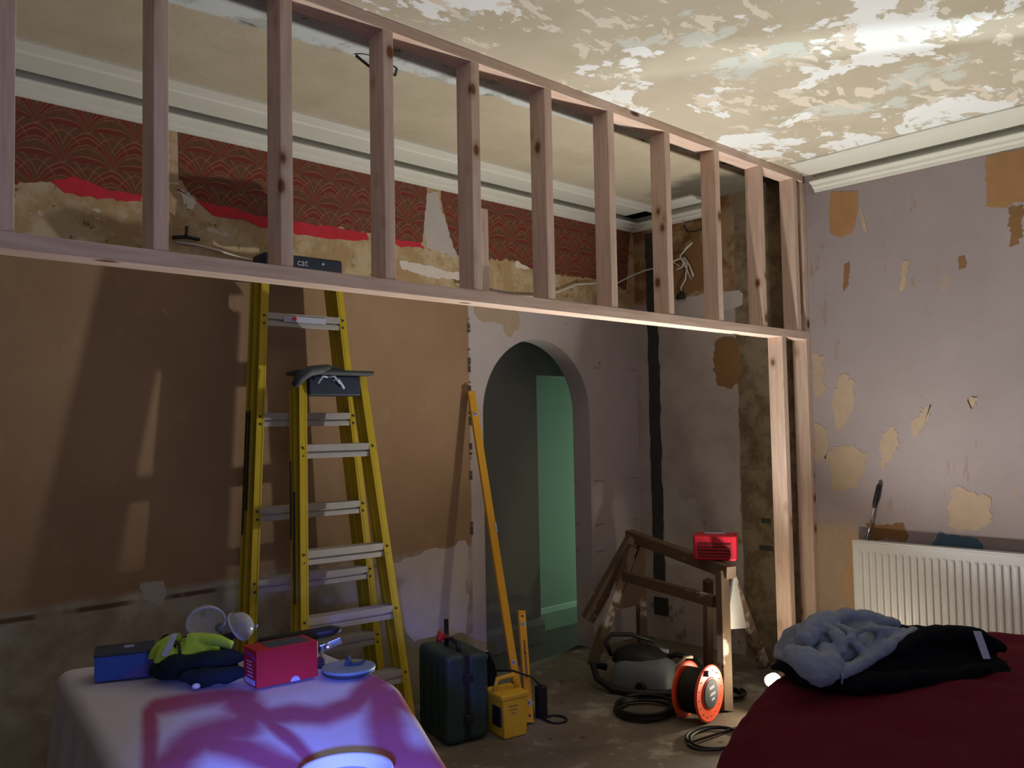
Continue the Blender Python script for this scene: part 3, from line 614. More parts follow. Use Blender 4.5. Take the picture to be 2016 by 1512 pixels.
for k, (u0, u1, v0, v1) in enumerate(((-0.10, -0.05, -0.02, 0.01), (-0.05, 0.02, 0.01, -0.02), (-0.02, 0.04, -0.005, -0.045))):
    MB().tube([c + sd*u0 - nn*0.062 + Vector((0,0,v0-0.02)), c + sd*(u0+u1)/2 - nn*0.066 + Vector((0,0,max(v0,v1)-0.015)), c + sd*u1 - nn*0.062 + Vector((0,0,v1-0.02))], 0.006, 6).build('paint_drip', 'label', cap, smooth=True)
side_strip(lad2, FL2, TL2, 0.42, 0.70, 0.016, 'disc_dark', 'spreader', 0.045, 0.03)
side_strip(lad2, FL2, TL2, 0.58, 0.78, 0.012, 'black', 'spreader', 0.05, 0.06)

# ------------------------------------------------------------------ spirit levels
def level(root, foot, top, vials, wd=0.046, dp=0.026):
    f, q = Vector(foot), Vector(top); d = (q-f).normalized(); L = (q-f).length
    body = MB().bar(f, q, wd, dp, (1, -0.35, 0)).build('body', 'yellow2', root, bevel=0.002)
    sd_ = Vector((1, -0.35, 0)); sd_ = (sd_ - d*sd_.dot(d)).normalized(); n_ = d.cross(sd_)
    for v, kind in vials:
        p = f + d*v - n_*(dp/2)
        if kind == 'o':
            MB().lathe([(0.015, 0), (0.015, 0.002), (0.012, 0.003)], p, -n_, 16).build('vial', 'label', root)
            MB().lathe([(0.008, 0), (0.008, 0.004)], p, -n_, 12).build('vial_eye', 'grey_plastic', root)
        elif kind == 'n':
            MB().bar(p + sd_*wd*0.42 - d*0.03, p + sd_*wd*0.42 + d*0.03, 0.012, 0.008, sd_).build('vial', 'label', root, bevel=0.002)
        elif kind == '.':
            MB().lathe([(0.007, 0), (0.006, 0.002)], p, -n_, 12).build('end_hole', 'disc_dark', root)
        else:
            MB().bar(p - d*0.10 - n_*0.001, p + d*0.10 - n_*0.001, 0.010, 0.001, sd_).build('print', 'brown_plaster', root)
    for e, s in ((f, 1), (q, -1)): MB().bar(e - d*s*0.001, e + d*s*0.012, wd+0.004, dp+0.004, (1, -0.35, 0)).build('end_cap', 'yellow2', root, bevel=0.002)
t = thing('spirit_level', 'long yellow spirit level leaning on the wall beside the arch', 'spirit level', (3.48, 3.68, 0))
level(t, (3.48, 3.68, 0.006), (3.487, 4.066, 1.79), ((0.98, 'n'), (1.68, 'o'), (0.2, 'o')))
t = thing('spirit_level', 'short yellow spirit level leaning against the foot of the long one', 'spirit level', (3.23, 3.33, 0))
level(t, (3.23, 3.335, 0.005), (3.40, 3.56, 0.53), ((0.52, 'o'), (0.565, '.'), (0.10, 'o'), (0.035, '.'), (0.33, 'p'), (0.36, '.')), 0.042, 0.024)

# ------------------------------------------------------------------ tool cases and bits on the floor
t = thing('tool_case', 'dark green moulded power tool case standing on end beside the shorter ladder', 'tool case', (2.87, 3.52, 0))
c = Vector((2.865, 3.52, 0.222)); rz = radians(-14); U = Vector((cos(rz), sin(rz), 0)); V = Vector((-sin(rz), cos(rz), 0))
m = MB(); m.box((c.x-U.x*0.062, c.y-U.y*0.062, c.z), (0.118, 0.36, 0.44), rz); m.build('shell', 'green', t, bevel=0.035, seg=4)
m = MB(); m.box((c.x+U.x*0.062, c.y+U.y*0.062, c.z), (0.118, 0.36, 0.43), rz); m.build('shell', 'green', t, bevel=0.035, seg=4)
MB().box((c.x, c.y, c.z), (0.03, 0.335, 0.42), rz).build('seam', 'black', t, bevel=0.006)
for s in (-1, 1):
    p = c - V*0.182 + Vector((0, 0, 0.1*s)); MB().box(p, (0.05, 0.014, 0.045), rz).build('latch', 'black', t, bevel=0.004)
hp = [c + V*v + Vector((0, 0, h)) for v, h in ((-0.075, 0.205), (-0.065, 0.245), (0.0, 0.256), (0.065, 0.245), (0.075, 0.205))]
MB().tube(hp, 0.012, 8).build('handle', 'black', t, smooth=True)
for k in range(4): MB().box(c - U*0.122 + V*(-0.12+0.08*k), (0.008, 0.02, 0.30), rz).build('rib', 'green', t, bevel=0.003)

t = thing('bar_clamp', 'red-handled black bar clamp standing behind the green tool case', 'clamp', (3.03, 3.80, 0))
MB().bar((3.065, 3.80, 0), (3.075, 3.83, 0.50), 0.028, 0.008, (1, 0, 0)).build('bar', 'black', t, bevel=0.001)
MB().bar((3.06, 3.795, 0.40), (2.99, 3.79, 0.43), 0.03, 0.025, (0, 0, 1)).build('jaw', 'redplastic', t, bevel=0.006)
MB().tube([(3.0, 3.79, 0.45), (2.985, 3.785, 0.40), (2.99, 3.785, 0.35)], [0.014, 0.016, 0.011], 10).build('grip', 'redplastic', t, smooth=True)
MB().lathe([(0.008, 0), (0.008, 0.09)], (3.045, 3.79, 0.33), (-0.7, 0, 0.7), 10).build('screw', 'steel', t, smooth=True)

t = thing('yellow_case', 'small yellow plastic case with a carrying handle at the foot of the levels', 'case', (3.03, 3.36, 0))
rz = radians(-11); U = Vector((cos(rz), sin(rz), 0)); V = Vector((-sin(rz), cos(rz), 0)); c = Vector((3.06, 3.33, 0.115))
ou = [(-0.066, 0), (0.066, 0), (0.078, 0.19), (-0.072, 0.19)]
body = MB().prism([c - V*0.09 + U*a + Vector((0, 0, b-0.113)) for a, b in ou], V*0.17).build('body', 'yellow3', t, bevel=0.006)
MB().box(c + Vector((0, 0, 0.090)), (0.168, 0.19, 0.026), rz).build('lid', 'yellow3', t, bevel=0.006)
MB().tube([c + U*a + Vector((0, 0, b)) for a, b in ((-0.07, 0.10), (-0.05, 0.165), (0.045, 0.17), (0.068, 0.105))], 0.012, 8).build('handle', 'yellow3', t, smooth=True)
MB().box(c - U*0.074 - V*0.03 + Vector((0,0,-0.01)), (0.012, 0.08, 0.10), rz).build('side_grip', 'black', t, bevel=0.01)
for k in range(3): MB().box(c - V*0.0915 + U*(-0.012) + Vector((0, 0, 0.045-0.018*k)), (0.055-0.012*k, 0.001, 0.004), rz).build('print', 'brown_plaster', t)

t = thing('tool_bag', 'black fabric tool bag stuffed with bits behind the small yellow case', 'bag', (3.14, 3.62, 0))
def bag(i, j):
    a = 2*pi*i/28; h = j/9; r = 1.0 - 0.28*max(0, h-0.55)/0.45; q = 1 + 0.06*sin(3*a+4*h) + 0.05*mnoise.noise((cos(a)*2, sin(a)*2, h*4))
    return (3.14 + 0.085*r*q*cos(a)*(1.15), 3.62 + 0.10*r*q*sin(a), 0.002 + 0.30*h + 0.012*sin(2*a)*h)
MB().grid(bag, 28, 10, True).add([bag(i, 9) for i in range(28)], [tuple(range(28))]).add([bag(i, 0) for i in range(28)], [tuple(range(28))]).build('bag_body', 'blackcloth', t, smooth=True)
MB().tube([(3.07, 3.60, 0.28), (3.09, 3.58, 0.34), (3.16, 3.57, 0.345), (3.20, 3.60, 0.29)], 0.008, 6).build('strap', 'black', t, smooth=True)
MB().bar((3.12, 3.61, 0.26), (3.10, 3.60, 0.36), 0.02, 0.02).build('tool_end', 'tan_plaster', t, bevel=0.004)
MB().bar((3.16, 3.62, 0.26), (3.18, 3.60, 0.345), 0.018, 0.018).build('tool_end', 'label', t, bevel=0.004)
MB().tube([(3.20, 3.56, 0.24), (3.24, 3.47, 0.25), (3.30, 3.38, 0.22), (3.33, 3.34, 0.17)], 0.006, 6).build('lead', 'cable_black', t, smooth=True)

t = thing('charger', 'black battery charger with a looped lead on the floor right of the levels', 'charger', (3.30, 3.36, 0))
MB().box((3.345, 3.36, 0.085), (0.055, 0.05, 0.17), radians(-10)).build('body', 'black', t, bevel=0.008)
lp = [(3.34 , 3.335, 0.03), (3.31, 3.31, 0.008)] + [(3.365 + 0.055*cos(a), 3.27 + 0.06*sin(a), 0.007 + 0.002*sin(a)) for a in [2.6 - 2*pi*k/20 for k in range(21)]]
MB().tube(lp, 0.006, 6).build('lead', 'cable_black', t, smooth=True)

# ------------------------------------------------------------------ cable reel and coils
t = thing('cable_reel', 'orange extension cable reel standing on its rim under the trestle', 'cable reel', (3.90, 2.75, 0))
RC = Vector((3.90, 2.665, 0.150)); AX = Vector((0.08, -1, 0)).normalized(); r0 = 0.147
def flange(yoff, nm):
    cc = RC - AX*yoff
    return MB().lathe([(0.06, -0.006), (r0-0.006, -0.006), (r0, -0.003), (r0, 0.004), (r0-0.008, 0.009), (r0-0.02, 0.006), (0.085, 0.006), (0.08, 0.012), (0.06, 0.012)], cc, AX, 40).build(nm, 'orange', t, smooth=False, bevel=0.001)
f1 = flange(0.0, 'flange'); flange(0.135, 'flange')
MB().lathe([(0.078, 0), (0.076, 0.004), (0.07, 0.006)], RC + AX*0.010, AX, 32).build('hub_plate', 'disc_dark', f1, smooth=True)
ux = AX.cross(Vector((0,0,1))).normalized()*-1
for dx, dz, wx, hz in ((0.0, 0.030, 0.05, 0.016), (0.008, -0.004, 0.055, 0.014), (0.012, -0.030, 0.03, 0.012)):
    p = RC + AX*0.0168 + ux*dx + Vector((0,0,dz)); MB().bar(p - ux*wx/2, p + ux*wx/2 + Vector((0,0,hz*0.4)), 0.001, hz, AX).build('hub_print', 'label', f1)
for k in range(16):
    a = 2*pi*k/16 + 0.1; p = RC + AX*0.0065 + ux*cos(a)*0.118 + Vector((0,0,sin(a)*0.118))
    MB().bar(p - ux*0.008, p + ux*0.008, 0.003, 0.006, AX).build('vent_slot', 'brown_plaster', f1)
MB().lathe([(0.016, 0), (0.016, 0.012), (0.010, 0.016)], RC + AX*0.006 - ux*0.035 + Vector((0,0,0.112)), AX, 14).build('crank_knob', 'disc_dark', f1, smooth=True)
pr = [(0.05, 0.008)]
for k in range(9): pr += [(0.112, 0.012 + 0.0125*k), (0.119, 0.018 + 0.0125*k)]
pr += [(0.112, 0.126), (0.05, 0.128)]
MB().lathe(pr, RC, -AX, 32).build('cable_winding', 'cable_black', t, smooth=True)
MB().tube([RC - AX*0.15 + ux*(-0.06) + Vector((0,0,-0.14)), RC - AX*0.16 + ux*(-0.06) + Vector((0,0,0.12)), RC - AX*0.12 + ux*(-0.03) + Vector((0,0,0.175)), RC - AX*0.12 + ux*(0.04) + Vector((0,0,0.16))], 0.008, 8).build('carry_handle', 'tan_plaster', t, smooth=True)
def coil(cx, cy, z0, rx, ry, turns, rr, seed, wob=0.02, n=26, tilt=0.0):
    rng = random.Random(seed); ph = rng.uniform(0, 6); pts = []
    for k in range(turns*n+1):
        a = ph + 2*pi*k/n; tt = k/(turns*n)
        q = 1 + wob*sin(a*1.7+ph) + wob*sin(a*0.61+2*ph)
        pts.append((cx + rx*q*cos(a), cy + ry*q*sin(a), z0 + rr + (turns-1)*rr*1.5*tt + tilt*(1+cos(a-0.8))*0.5))
    return pts
o = MB().tube(coil(3.78, 3.00, 0, 0.17, 0.15, 5, 0.008, 3, 0.05), 0.008, 6).build('cable_coil', 'cable_black', smooth=True)
tag(o, 'coiled black extension lead heaped on the floor left of the orange reel', 'cable')
o = MB().tube(coil(3.70, 2.50, 0, 0.16, 0.12, 2, 0.007, 9, 0.05) + [(4.0, 2.5, 0.007), (4.12, 2.42, 0.007), (4.19, 2.46, 0.007)], 0.007, 6).build('loose_cable', 'cable_black', smooth=True)
tag(o, 'loose black flex looped on the floor in front of the orange reel', 'cable')
o = MB().tube(coil(4.33, 2.86, 0, 0.10, 0.12, 3, 0.008, 15, 0.06), 0.008, 6).build('hose_coil', 'cable_black', smooth=True)
tag(o, 'small black coil of hose on the floor behind the bare bulb lamp', 'hose')

# ------------------------------------------------------------------ vacuum under the trestle
t = thing('vacuum_cleaner', 'black and grey cylinder vacuum cleaner with hose lying under the trestle', 'vacuum', (4.18, 3.33, 0))
def dome(cx, cy, z0, rx, ry, h, p=2.4, rz=0.0):
    def f(i, j):
        a = 2*pi*i/30; b = (pi/2)*j/8; ca, sa = cos(a), sin(a); cr = max(cos(b), 0)**(2/p*1.0)
        x = rx*abs(ca)**(2/p)*(1 if ca >= 0 else -1)*cr; y = ry*abs(sa)**(2/p)*(1 if sa >= 0 else -1)*cr
        return (cx + x*cos(rz)-y*sin(rz), cy + x*sin(rz)+y*cos(rz), z0 + h*sin(b)**(0.8 if b > 0 else 1))
    return f
f = dome(4.18, 3.30, 0.012, 0.15, 0.21, 0.17, 3.2, 0.15); MB().grid(f, 30, 9, True).add([f(i, 0) for i in range(30)], [tuple(range(30))]).build('body', 'grey_plastic', t, smooth=True)
f = dome(4.20, 3.36, 0.13, 0.13, 0.17, 0.10, 2.6, 0.15); MB().grid(f, 30, 9, True).add([f(i, 0) for i in range(30)], [tuple(range(30))]).build('lid', 'black', t, smooth=True)
MB().tube([(4.10, 3.50, 0.16), (4.08, 3.53, 0.24), (4.13, 3.52, 0.28), (4.22, 3.44, 0.275), (4.30, 3.33, 0.24)], 0.014, 8).build('handle', 'black', t, smooth=True)
MB().box((4.27, 3.27, 0.20), (0.02, 0.12, 0.02), 0.3).build('trim_strip', 'label', t, bevel=0.004)
hz = [(4.05 + 0.01*0, 3.50, 0.10), (3.98, 3.55, 0.12), (3.94, 3.48, 0.06), (3.92, 3.34, 0.026), (3.97, 3.20, 0.024), (4.06, 3.08, 0.024), (4.20, 3.02, 0.024), (4.36, 3.06, 0.024)]
MB().tube(hz, 0.022, 10).build('hose', 'cable_black', t, smooth=True)
for s in (-1, 1): MB().lathe([(0.035, -0.012), (0.035, 0.012)], (4.18+0.155*s, 3.22, 0.036), (1, 0, 0), 18).build('wheel', 'black', t, bevel=0.004)
t = thing('hose_wand', 'bent black vacuum hose end lying behind the orange reel', 'hose', (4.42, 3.26, 0))
MB().tube([(4.40, 3.42, 0.02), (4.42, 3.36, 0.10), (4.45, 3.27, 0.14), (4.48, 3.16, 0.12), (4.50, 3.10, 0.02)], 0.018, 8).build('pipe', 'cable_black', t, smooth=True)

# ------------------------------------------------------------------ trestle
t = thing('trestle', 'old wooden saw trestle with white-painted end panel, in the corner by the arch', 'trestle', (4.55, 3.30, 0))
BL, BR = Vector((4.70, 3.80, 0.80)), Vector((4.385, 2.84, 0.705)); dr = (BR-BL).normalized()
MB().bar(BL - dr*0.04, BR + dr*0.03, 0.075, 0.07, (0, 0, 1)).build('beam', 'oldwood', t, bevel=0.006)
sx = Vector((1, 0, 0))
MB().bar((4.30, 3.84, 0), (4.62, 3.74, 0.74), 0.05, 0.06, (0.3, 1, 0)).build('leg', 'oldwood', t, bevel=0.004)
MB().bar((4.78, 3.80, 0), (4.70, 3.74, 0.74), 0.05, 0.06, (0.3, 1, 0)).build('leg', 'oldwood', t, bevel=0.004)
MB().bar((4.105, 2.70, 0), (4.375, 2.875, 0.70), 0.05, 0.065, (0.3, 1, 0)).build('leg', 'oldwood', t, bevel=0.004)
MB().bar((5.02, 3.00, 0), (4.45, 2.88, 0.68), 0.05, 0.06, (0.3, 1, 0)).build('leg', 'oldwood', t, bevel=0.004)
MB().bar((4.80, 3.28, 0), (4.56, 3.10, 0.60), 0.045, 0.05, (0.3, 1, 0)).build('leg', 'oldwood', t, bevel=0.004)
MB().bar((4.40, 3.96, 0.26), (4.66, 3.76, 0.80), 0.06, 0.085, (0.3, 1, 0)).build('brace', 'oldwood', t, bevel=0.004)
MB().bar((4.55, 3.80, 0.56), (4.33, 2.90, 0.53), 0.065, 0.045, (0, 0, 1)).build('rail', 'oldwood', t, bevel=0.004)
MB().prism([(4.42, 2.84, 0.69), (4.26, 2.80, 0.40), (4.66, 2.92, 0.32), (4.56, 2.90, 0.56)], (0.006, -0.016, 0)).build('end_panel', 'white_paint', t, bevel=0.003)
MB().prism([(4.66, 3.70, 0.74), (4.47, 3.76, 0.34), (4.73, 3.75, 0.34)], (0.006, 0.016, 0)).build('end_panel', 'oldwood', t, bevel=0.003)
# red radio box on the trestle
t = thing('red_box', 'bright red plastic carry box with a grilled front sitting on the trestle beam', 'box', (4.50, 3.03, 0.75))
ang = radians(-62); c = Vector((4.45, 2.965, 0.832)); fnr = Vector((sin(ang), -cos(ang), 0)); UU = Vector((cos(ang), sin(ang), 0))
MB().box(c, (0.25, 0.13, 0.155), ang).build('body', 'redplastic', t, bevel=0.016, seg=3)
MB().box(c + fnr*0.064 + Vector((0,0,-0.014)), (0.195, 0.008, 0.085), ang).build('grille', 'redcloth', t, bevel=0.004)
for k in range(4): MB().box(c + fnr*0.068 + Vector((0,0,0.014-0.020*k)), (0.185, 0.004, 0.006), ang).build('slat', 'redplastic', t, bevel=0.001)
MB().box(c + fnr*0.02 + Vector((0,0,0.080)), (0.12, 0.03, 0.008), ang).build('handle', 'label', t, bevel=0.003)

# ------------------------------------------------------------------ radiator, chisel
t = thing('radiator', 'long white ribbed panel radiator on the wall beside the pine wall stud', 'radiator', (5.12, 1.6, 0.16))
y0, y1, z0, z1, xf = 0.86, 2.42, 0.16, 0.845, 5.085
MB().bb(xf+0.012, 5.135, y0, y1, z0, z1).build('back_panel', 'radiator', t, bevel=0.006)
n = int((y1-y0-0.10)/0.040); prf = []
yy = y1-0.05
MB().bb(xf-0.002, xf+0.02, y0+0.004, y1-0.004, z0+0.005, z1-0.004).build('front_panel', 'radiator', t, bevel=0.004)
for k in range(n):
    yc = yy - 0.040*k
    MB().add([(xf-0.001, yc-0.012, z0+0.05), (xf-0.001, yc+0.012, z0+0.05), (xf-0.001, yc+0.012, z1-0.055), (xf-0.001, yc-0.012, z1-0.055),
              (xf-0.010, yc-0.007, z0+0.065), (xf-0.010, yc+0.007, z0+0.065), (xf-0.010, yc+0.007, z1-0.070), (xf-0.010, yc-0.007, z1-0.070)],
             [(4,5,6,7),(0,1,5,4),(1,2,6,5),(2,3,7,6),(3,0,4,7)]).build('rib', 'radiator', t, bevel=0.002)
MB().bb(xf-0.004, 5.138, y0-0.002, y1+0.002, z1-0.004, z1+0.006).build('top_grille', 'radiator', t, bevel=0.003)
for s_ in (y0, y1): MB().bb(xf+0.002, 5.136, s_-0.004, s_+0.004, z0, z1).build('end_panel', 'radiator', t, bevel=0.002)
for yb_ in (1.1, 2.2): MB().bb(5.13, XR-0.006, yb_-0.02, yb_+0.02, 0.3, 0.7).build('bracket', 'steel', t)
t = thing('cold_chisel', 'black-handled steel chisel propped up on the radiator end', 'chisel', (5.11, 2.345, 0.855))
A, B = Vector((5.115, 2.345, 0.856)), Vector((5.155, 2.275, 1.185)); 
MB().tube([A, A.lerp(B, 0.62)], 0.006, 8).build('shaft', 'steel', t, smooth=True)
MB().bar(A, A.lerp(B, 0.12), 0.022, 0.005, (0, 1, 0), 0.012, 0.010).build('blade', 'disc_dark', t, bevel=0.001)
MB().tube([A.lerp(B, q) for q in (0.58, 0.62, 0.7, 0.9, 0.98, 1.0)], [0.008, 0.013, 0.015, 0.014, 0.014, 0.008], 10).build('handle', 'black', t, smooth=True)

# ------------------------------------------------------------------ wires, hook, chase on the walls
o = MB().tube([(1.66, 4.09, 2.485), (1.75, 4.088, 2.485), (1.87, 4.085, 2.47), (1.98, 4.085, 2.45), (2.10, 4.085, 2.44), (2.20, 4.085, 2.45), (2.30, 4.088, 2.47)], 0.005, 6).build('white_cable', 'cable_white', smooth=True)
tag(o, 'short white cable stapled under the iron hook on the back wall', 'cable')
o = MB().tube([(3.40, 4.088, 2.46), (3.63, 4.086, 2.435), (3.85, 4.086, 2.425), (4.10, 4.085, 2.44), (4.33, 4.085, 2.50), (4.50, 4.085, 2.565), (4.77, 4.085, 2.60), (4.95, 4.08, 2.62), (5.08, 4.06, 2.68), (5.15, 3.98, 2.72), (5.155, 3.80, 2.73), (5.15, 3.68, 2.76), (5.15, 3.62, 2.76), (5.15, 3.58, 2.70), (5.15, 3.55, 2.62), (5.15, 3.57, 2.60), (5.15, 3.61, 2.69), (5.15, 3.66, 2.78), (5.15, 3.60, 2.83), (5.15, 3.55, 2.86)], 0.0065, 6).build('white_cable', 'cable_white', smooth=True)
tag(o, 'long white cable running along the back wall to a knot in the corner', 'cable')
o = MB().tube([(5.155, 3.72, 2.74), (5.15, 3.67, 2.71), (5.15, 3.70, 2.68), (5.15, 3.64, 2.70), (5.145, 3.62, 2.75), (5.15, 3.66, 2.76), (5.15, 3.60, 2.71), (5.15, 3.62, 2.60), (5.15, 3.66, 2.55), (5.15, 3.655, 2.52)], 0.005, 6).build('white_cable', 'cable_white', smooth=True)
tag(o, 'knotted white cable tail dangling above the black pendant socket', 'cable')
t = thing('socket_box', 'small black socket hanging from the knotted white cable on the right wall', 'socket', (5.15, 3.665, 2.495))
f = dome(5.15, 3.665, 2.465, 0.018, 0.04, 0.05, 2.4); MB().grid(f, 30, 9, True).add([f(i, 0) for i in range(30)], [tuple(range(30))]).build('body', 'black', t, smooth=True)
MB().lathe([(0.012, 0), (0.012, 0.012)], (5.15, 3.658, 2.51), (0, 0, 1), 12).build('cord_grip', 'black', t)
o = MB().tube([(1.70, 4.10, 2.52), (1.70, 4.07, 2.52), (1.70, 4.065, 2.565)], 0.008, 8).tube([(1.64, 4.085, 2.505), (1.70, 4.08, 2.515), (1.77, 4.085, 2.512)], 0.009, 8).build('wall_hook', 'black', smooth=True)
tag(o, 'black iron wall hook on the stripped band under the wallpaper', 'hook')
m = MB(); rng = random.Random(4)
ps = [(3.885 + rng.uniform(-0.008, 0.008), z) for z in [0.35 + 2.65*k/50 for k in range(51)]] + [(3.985 + rng.uniform(-0.004, 0.004), z) for z in [3.0 - 2.65*k/50 for k in range(51)]]
MB().prism([(XR, a, b) for a, b in ps], (-0.004, 0, 0)).build('cable_chase', 'dark_chase', wall_right)
MB().bb(XR-0.006, XR+0.01, 3.86, 3.99, 0.17, 0.30).build('back_box', 'dark_chase', wall_right, bevel=0.004)
for i, (y, z, w_) in enumerate(((3.08, 0.90, 0.07), (3.10, 0.72, 0.10))): MB().bb(XR-0.006, XR, y-w_, y, z, z+0.03).build('rusty_fixing', 'dark_chase', wall_right, bevel=0.003)
o = MB().tube([(5.15, 3.62, 3.0), (5.14, 3.58, 2.94), (5.14, 3.5, 2.935), (5.15, 3.42, 2.955)], 0.006, 6).build('loose_wire', 'cable_black', smooth=True)
tag(o, 'short dark wire end sticking out high in the back corner', 'wire')
o = MB().tube([(2.20, 3.03, 3.145), (2.17, 3.0, 3.10), (2.11, 2.98, 3.09), (2.04, 3.0, 3.10), (1.99, 3.03, 3.145)], 0.006, 6).build('loose_wire', 'cable_black', smooth=True)
tag(o, 'black wire tail hanging from the plaster scar on the ceiling', 'wire')

# ------------------------------------------------------------------ draped table
def drape(poly, zt, zb, redge, corner, flare, folds, famp, N=200, NT=26, ND=34, seed=2, bulge=0.0, lump=0.004, attr=None):
    out = resample(rounded([Vector((a, b, 0)) for a, b in poly], corner, 8), N)
    area = sum(out[i].x*out[(i+1)%N].y - out[(i+1)%N].x*out[i].y for i in range(N)); sg = 1 if area > 0 else -1
    cen = sum(out, Vector((0,0,0)))/N; nor = []
    for i in range(N):
        d = out[(i+2)%N] - out[i-2]; nor.append(Vector((d.y, -d.x, 0)).normalized()*sg)
    nor = [sum((nor[(i+k)%N] for k in range(-5, 6)), Vector((0,0,0))).normalized() for i in range(N)]
    rows = []
    for j in range(NT):
        s = j/(NT-1); r = []
        for i in range(N):
            p = cen.lerp(out[i] - nor[i]*redge*0.6, s)
            r.append(Vector((p.x, p.y, zt + bulge*(1-s*s) + lump*mnoise.noise((p.x*7, p.y*7, seed)) * (0.4+0.6*s))))
        rows.append(r)
    for j in range(1, 8):
        a = (pi/2)*j/7
        rows.append([Vector((out[i].x - nor[i].x*redge*0.6 + nor[i].x*redge*sin(a), out[i].y - nor[i].y*redge*0.6 + nor[i].y*redge*sin(a), zt - redge*(1-cos(a)) + lump*mnoise.noise((out[i].x*7, out[i].y*7, seed)))) for i in range(N)])
    for j in range(1, ND):
        t_ = j/(ND-1); z = zt - redge - (zt - redge - zb)*t_; r = []
        for i in range(N):
            u = i/N; fo = famp*min(1, t_*2.2)*(sin(2*pi*folds*u + 3*mnoise.noise((u*9, t_*0.7, seed))) + 0.6*mnoise.noise((u*31, t_*1.3, seed+4)))
            p = out[i] + nor[i]*(redge*0.4 + flare*t_ + fo)
            r.append(Vector((p.x, p.y, z)))
        rows.append(r)
    m = MB(); m.grid(lambda i, j: tuple(rows[j][i]), N, len(rows), True)
    return m
TABLE = [(0.77, 2.73), (1.40, 2.42), (1.36, 1.92), (1.06, 1.30), (0.93, 1.02), (0.48, 1.22), (0.61, 1.75), (0.69, 2.20)]
m = drape(TABLE, 0.90, 0.004, 0.035, 0.06, 0.10, 17, 0.014, N=300, NT=90, ND=30, seed=2)
g = G('stained dust sheet'); st = g.attr('stain'); nz = g.noise(9, 4, 0.6)
MT['sheet'] = g.done(g.mix(g.sm(0.12, 0.80, st + (nz - 0.5)*0.30)*0.88, g.mix(nz, s2l((206, 200, 214)), s2l((220, 214, 224))), g.mix(nz, s2l((170, 60, 92)), s2l((156, 48, 96)))), 0.9, 0, 0.15)
o = m.build('dust_sheet', 'sheet', smooth=True); tag(o, 'white dust sheet with broad red stains draped over a narrow table', 'sheet')
STAIN = [([(0.809,2.151),(0.743,1.973),(0.675,1.790),(0.631,1.670)], 0.014),
([(0.834,2.174),(0.919,2.159),(0.994,2.132),(1.024,2.077)], 0.022),
([(0.995,2.066),(0.977,1.974),(0.919,1.882),(0.882,1.892),(0.816,1.883),(0.754,1.832),(0.687,1.748)], 0.034),
([(1.005,1.994),(0.969,1.844),(0.948,1.706),(0.910,1.547)], 0.013),
([(0.985,1.965),(0.985,1.897),(1.046,1.880),(1.082,1.816),(1.181,1.835),(1.307,1.944),(1.348,1.961)], 0.022),
([(1.295,1.925),(1.265,1.821),(1.282,1.751)], 0.030),
([(1.240,1.796),(1.149,1.655),(1.092,1.556),(1.054,1.449),(1.081,1.369)], 0.036),
([(0.828,1.831),(0.854,1.745),(0.865,1.646),(0.883,1.510)], 0.022)]
ga = Vector((0.45, 0.893)); gp = Vector((0.893, -0.45))        # the stains run longer with the weave than across it
def sdist(p, a, b):
    q = Vector((p.dot(gp), p.dot(ga)*0.36)); u = Vector((a.dot(gp), a.dot(ga)*0.36)); v = Vector((b.dot(gp), b.dot(ga)*0.36))
    d = v-u; t_ = max(0, min(1, (q-u).dot(d)/max(d.length_squared, 1e-9))); return (q - u - d*t_).length
at = o.data.attributes.new('stain', 'FLOAT', 'POINT'); vals = []
for vtx in o.data.vertices:
    p = Vector((vtx.co.x, vtx.co.y)); s_ = 0.0
    if vtx.co.z > 0.55:
        for pl, w_ in STAIN:
            for k in range(len(pl)-1):
                s_ = max(s_, 1.0 - sdist(p, Vector(pl[k]), Vector(pl[k+1]))/(2.3*w_))
    vals.append(max(0.0, s_))
at.data.foreach_set('value', vals)


# ------------------------------------------------------------------ things on the table
ZT = 0.905
t = thing('blue_box', 'small blue cardboard box with a dark top at the far corner of the sheet', 'box', (0.89, 2.50, ZT))
rz = radians(-20); c = Vector((0.875, 2.505, ZT+0.034))
MB().box(c, (0.15, 0.11, 0.066), rz).build('body', 'blue', t, bevel=0.002)
MB().box(c + Vector((0,0,0.036)), (0.154, 0.114, 0.008), rz).build('lid', 'darkblue', t, bevel=0.002)
U = Vector((cos(rz), sin(rz), 0)); V = Vector((-sin(rz), cos(rz), 0))
MB().box(c + Vector((0,0,0.042)) + U*0.01, (0.025, 0.008, 0.006), rz).build('lid_tab', 'label', t)
MB().prism([c - V*0.0556 + U*a + Vector((0,0,b)) for a, b in ((-0.01, -0.03), (0.07, -0.03), (0.07, 0.012))], V*-0.0008).build('print', 'labelblue', t)
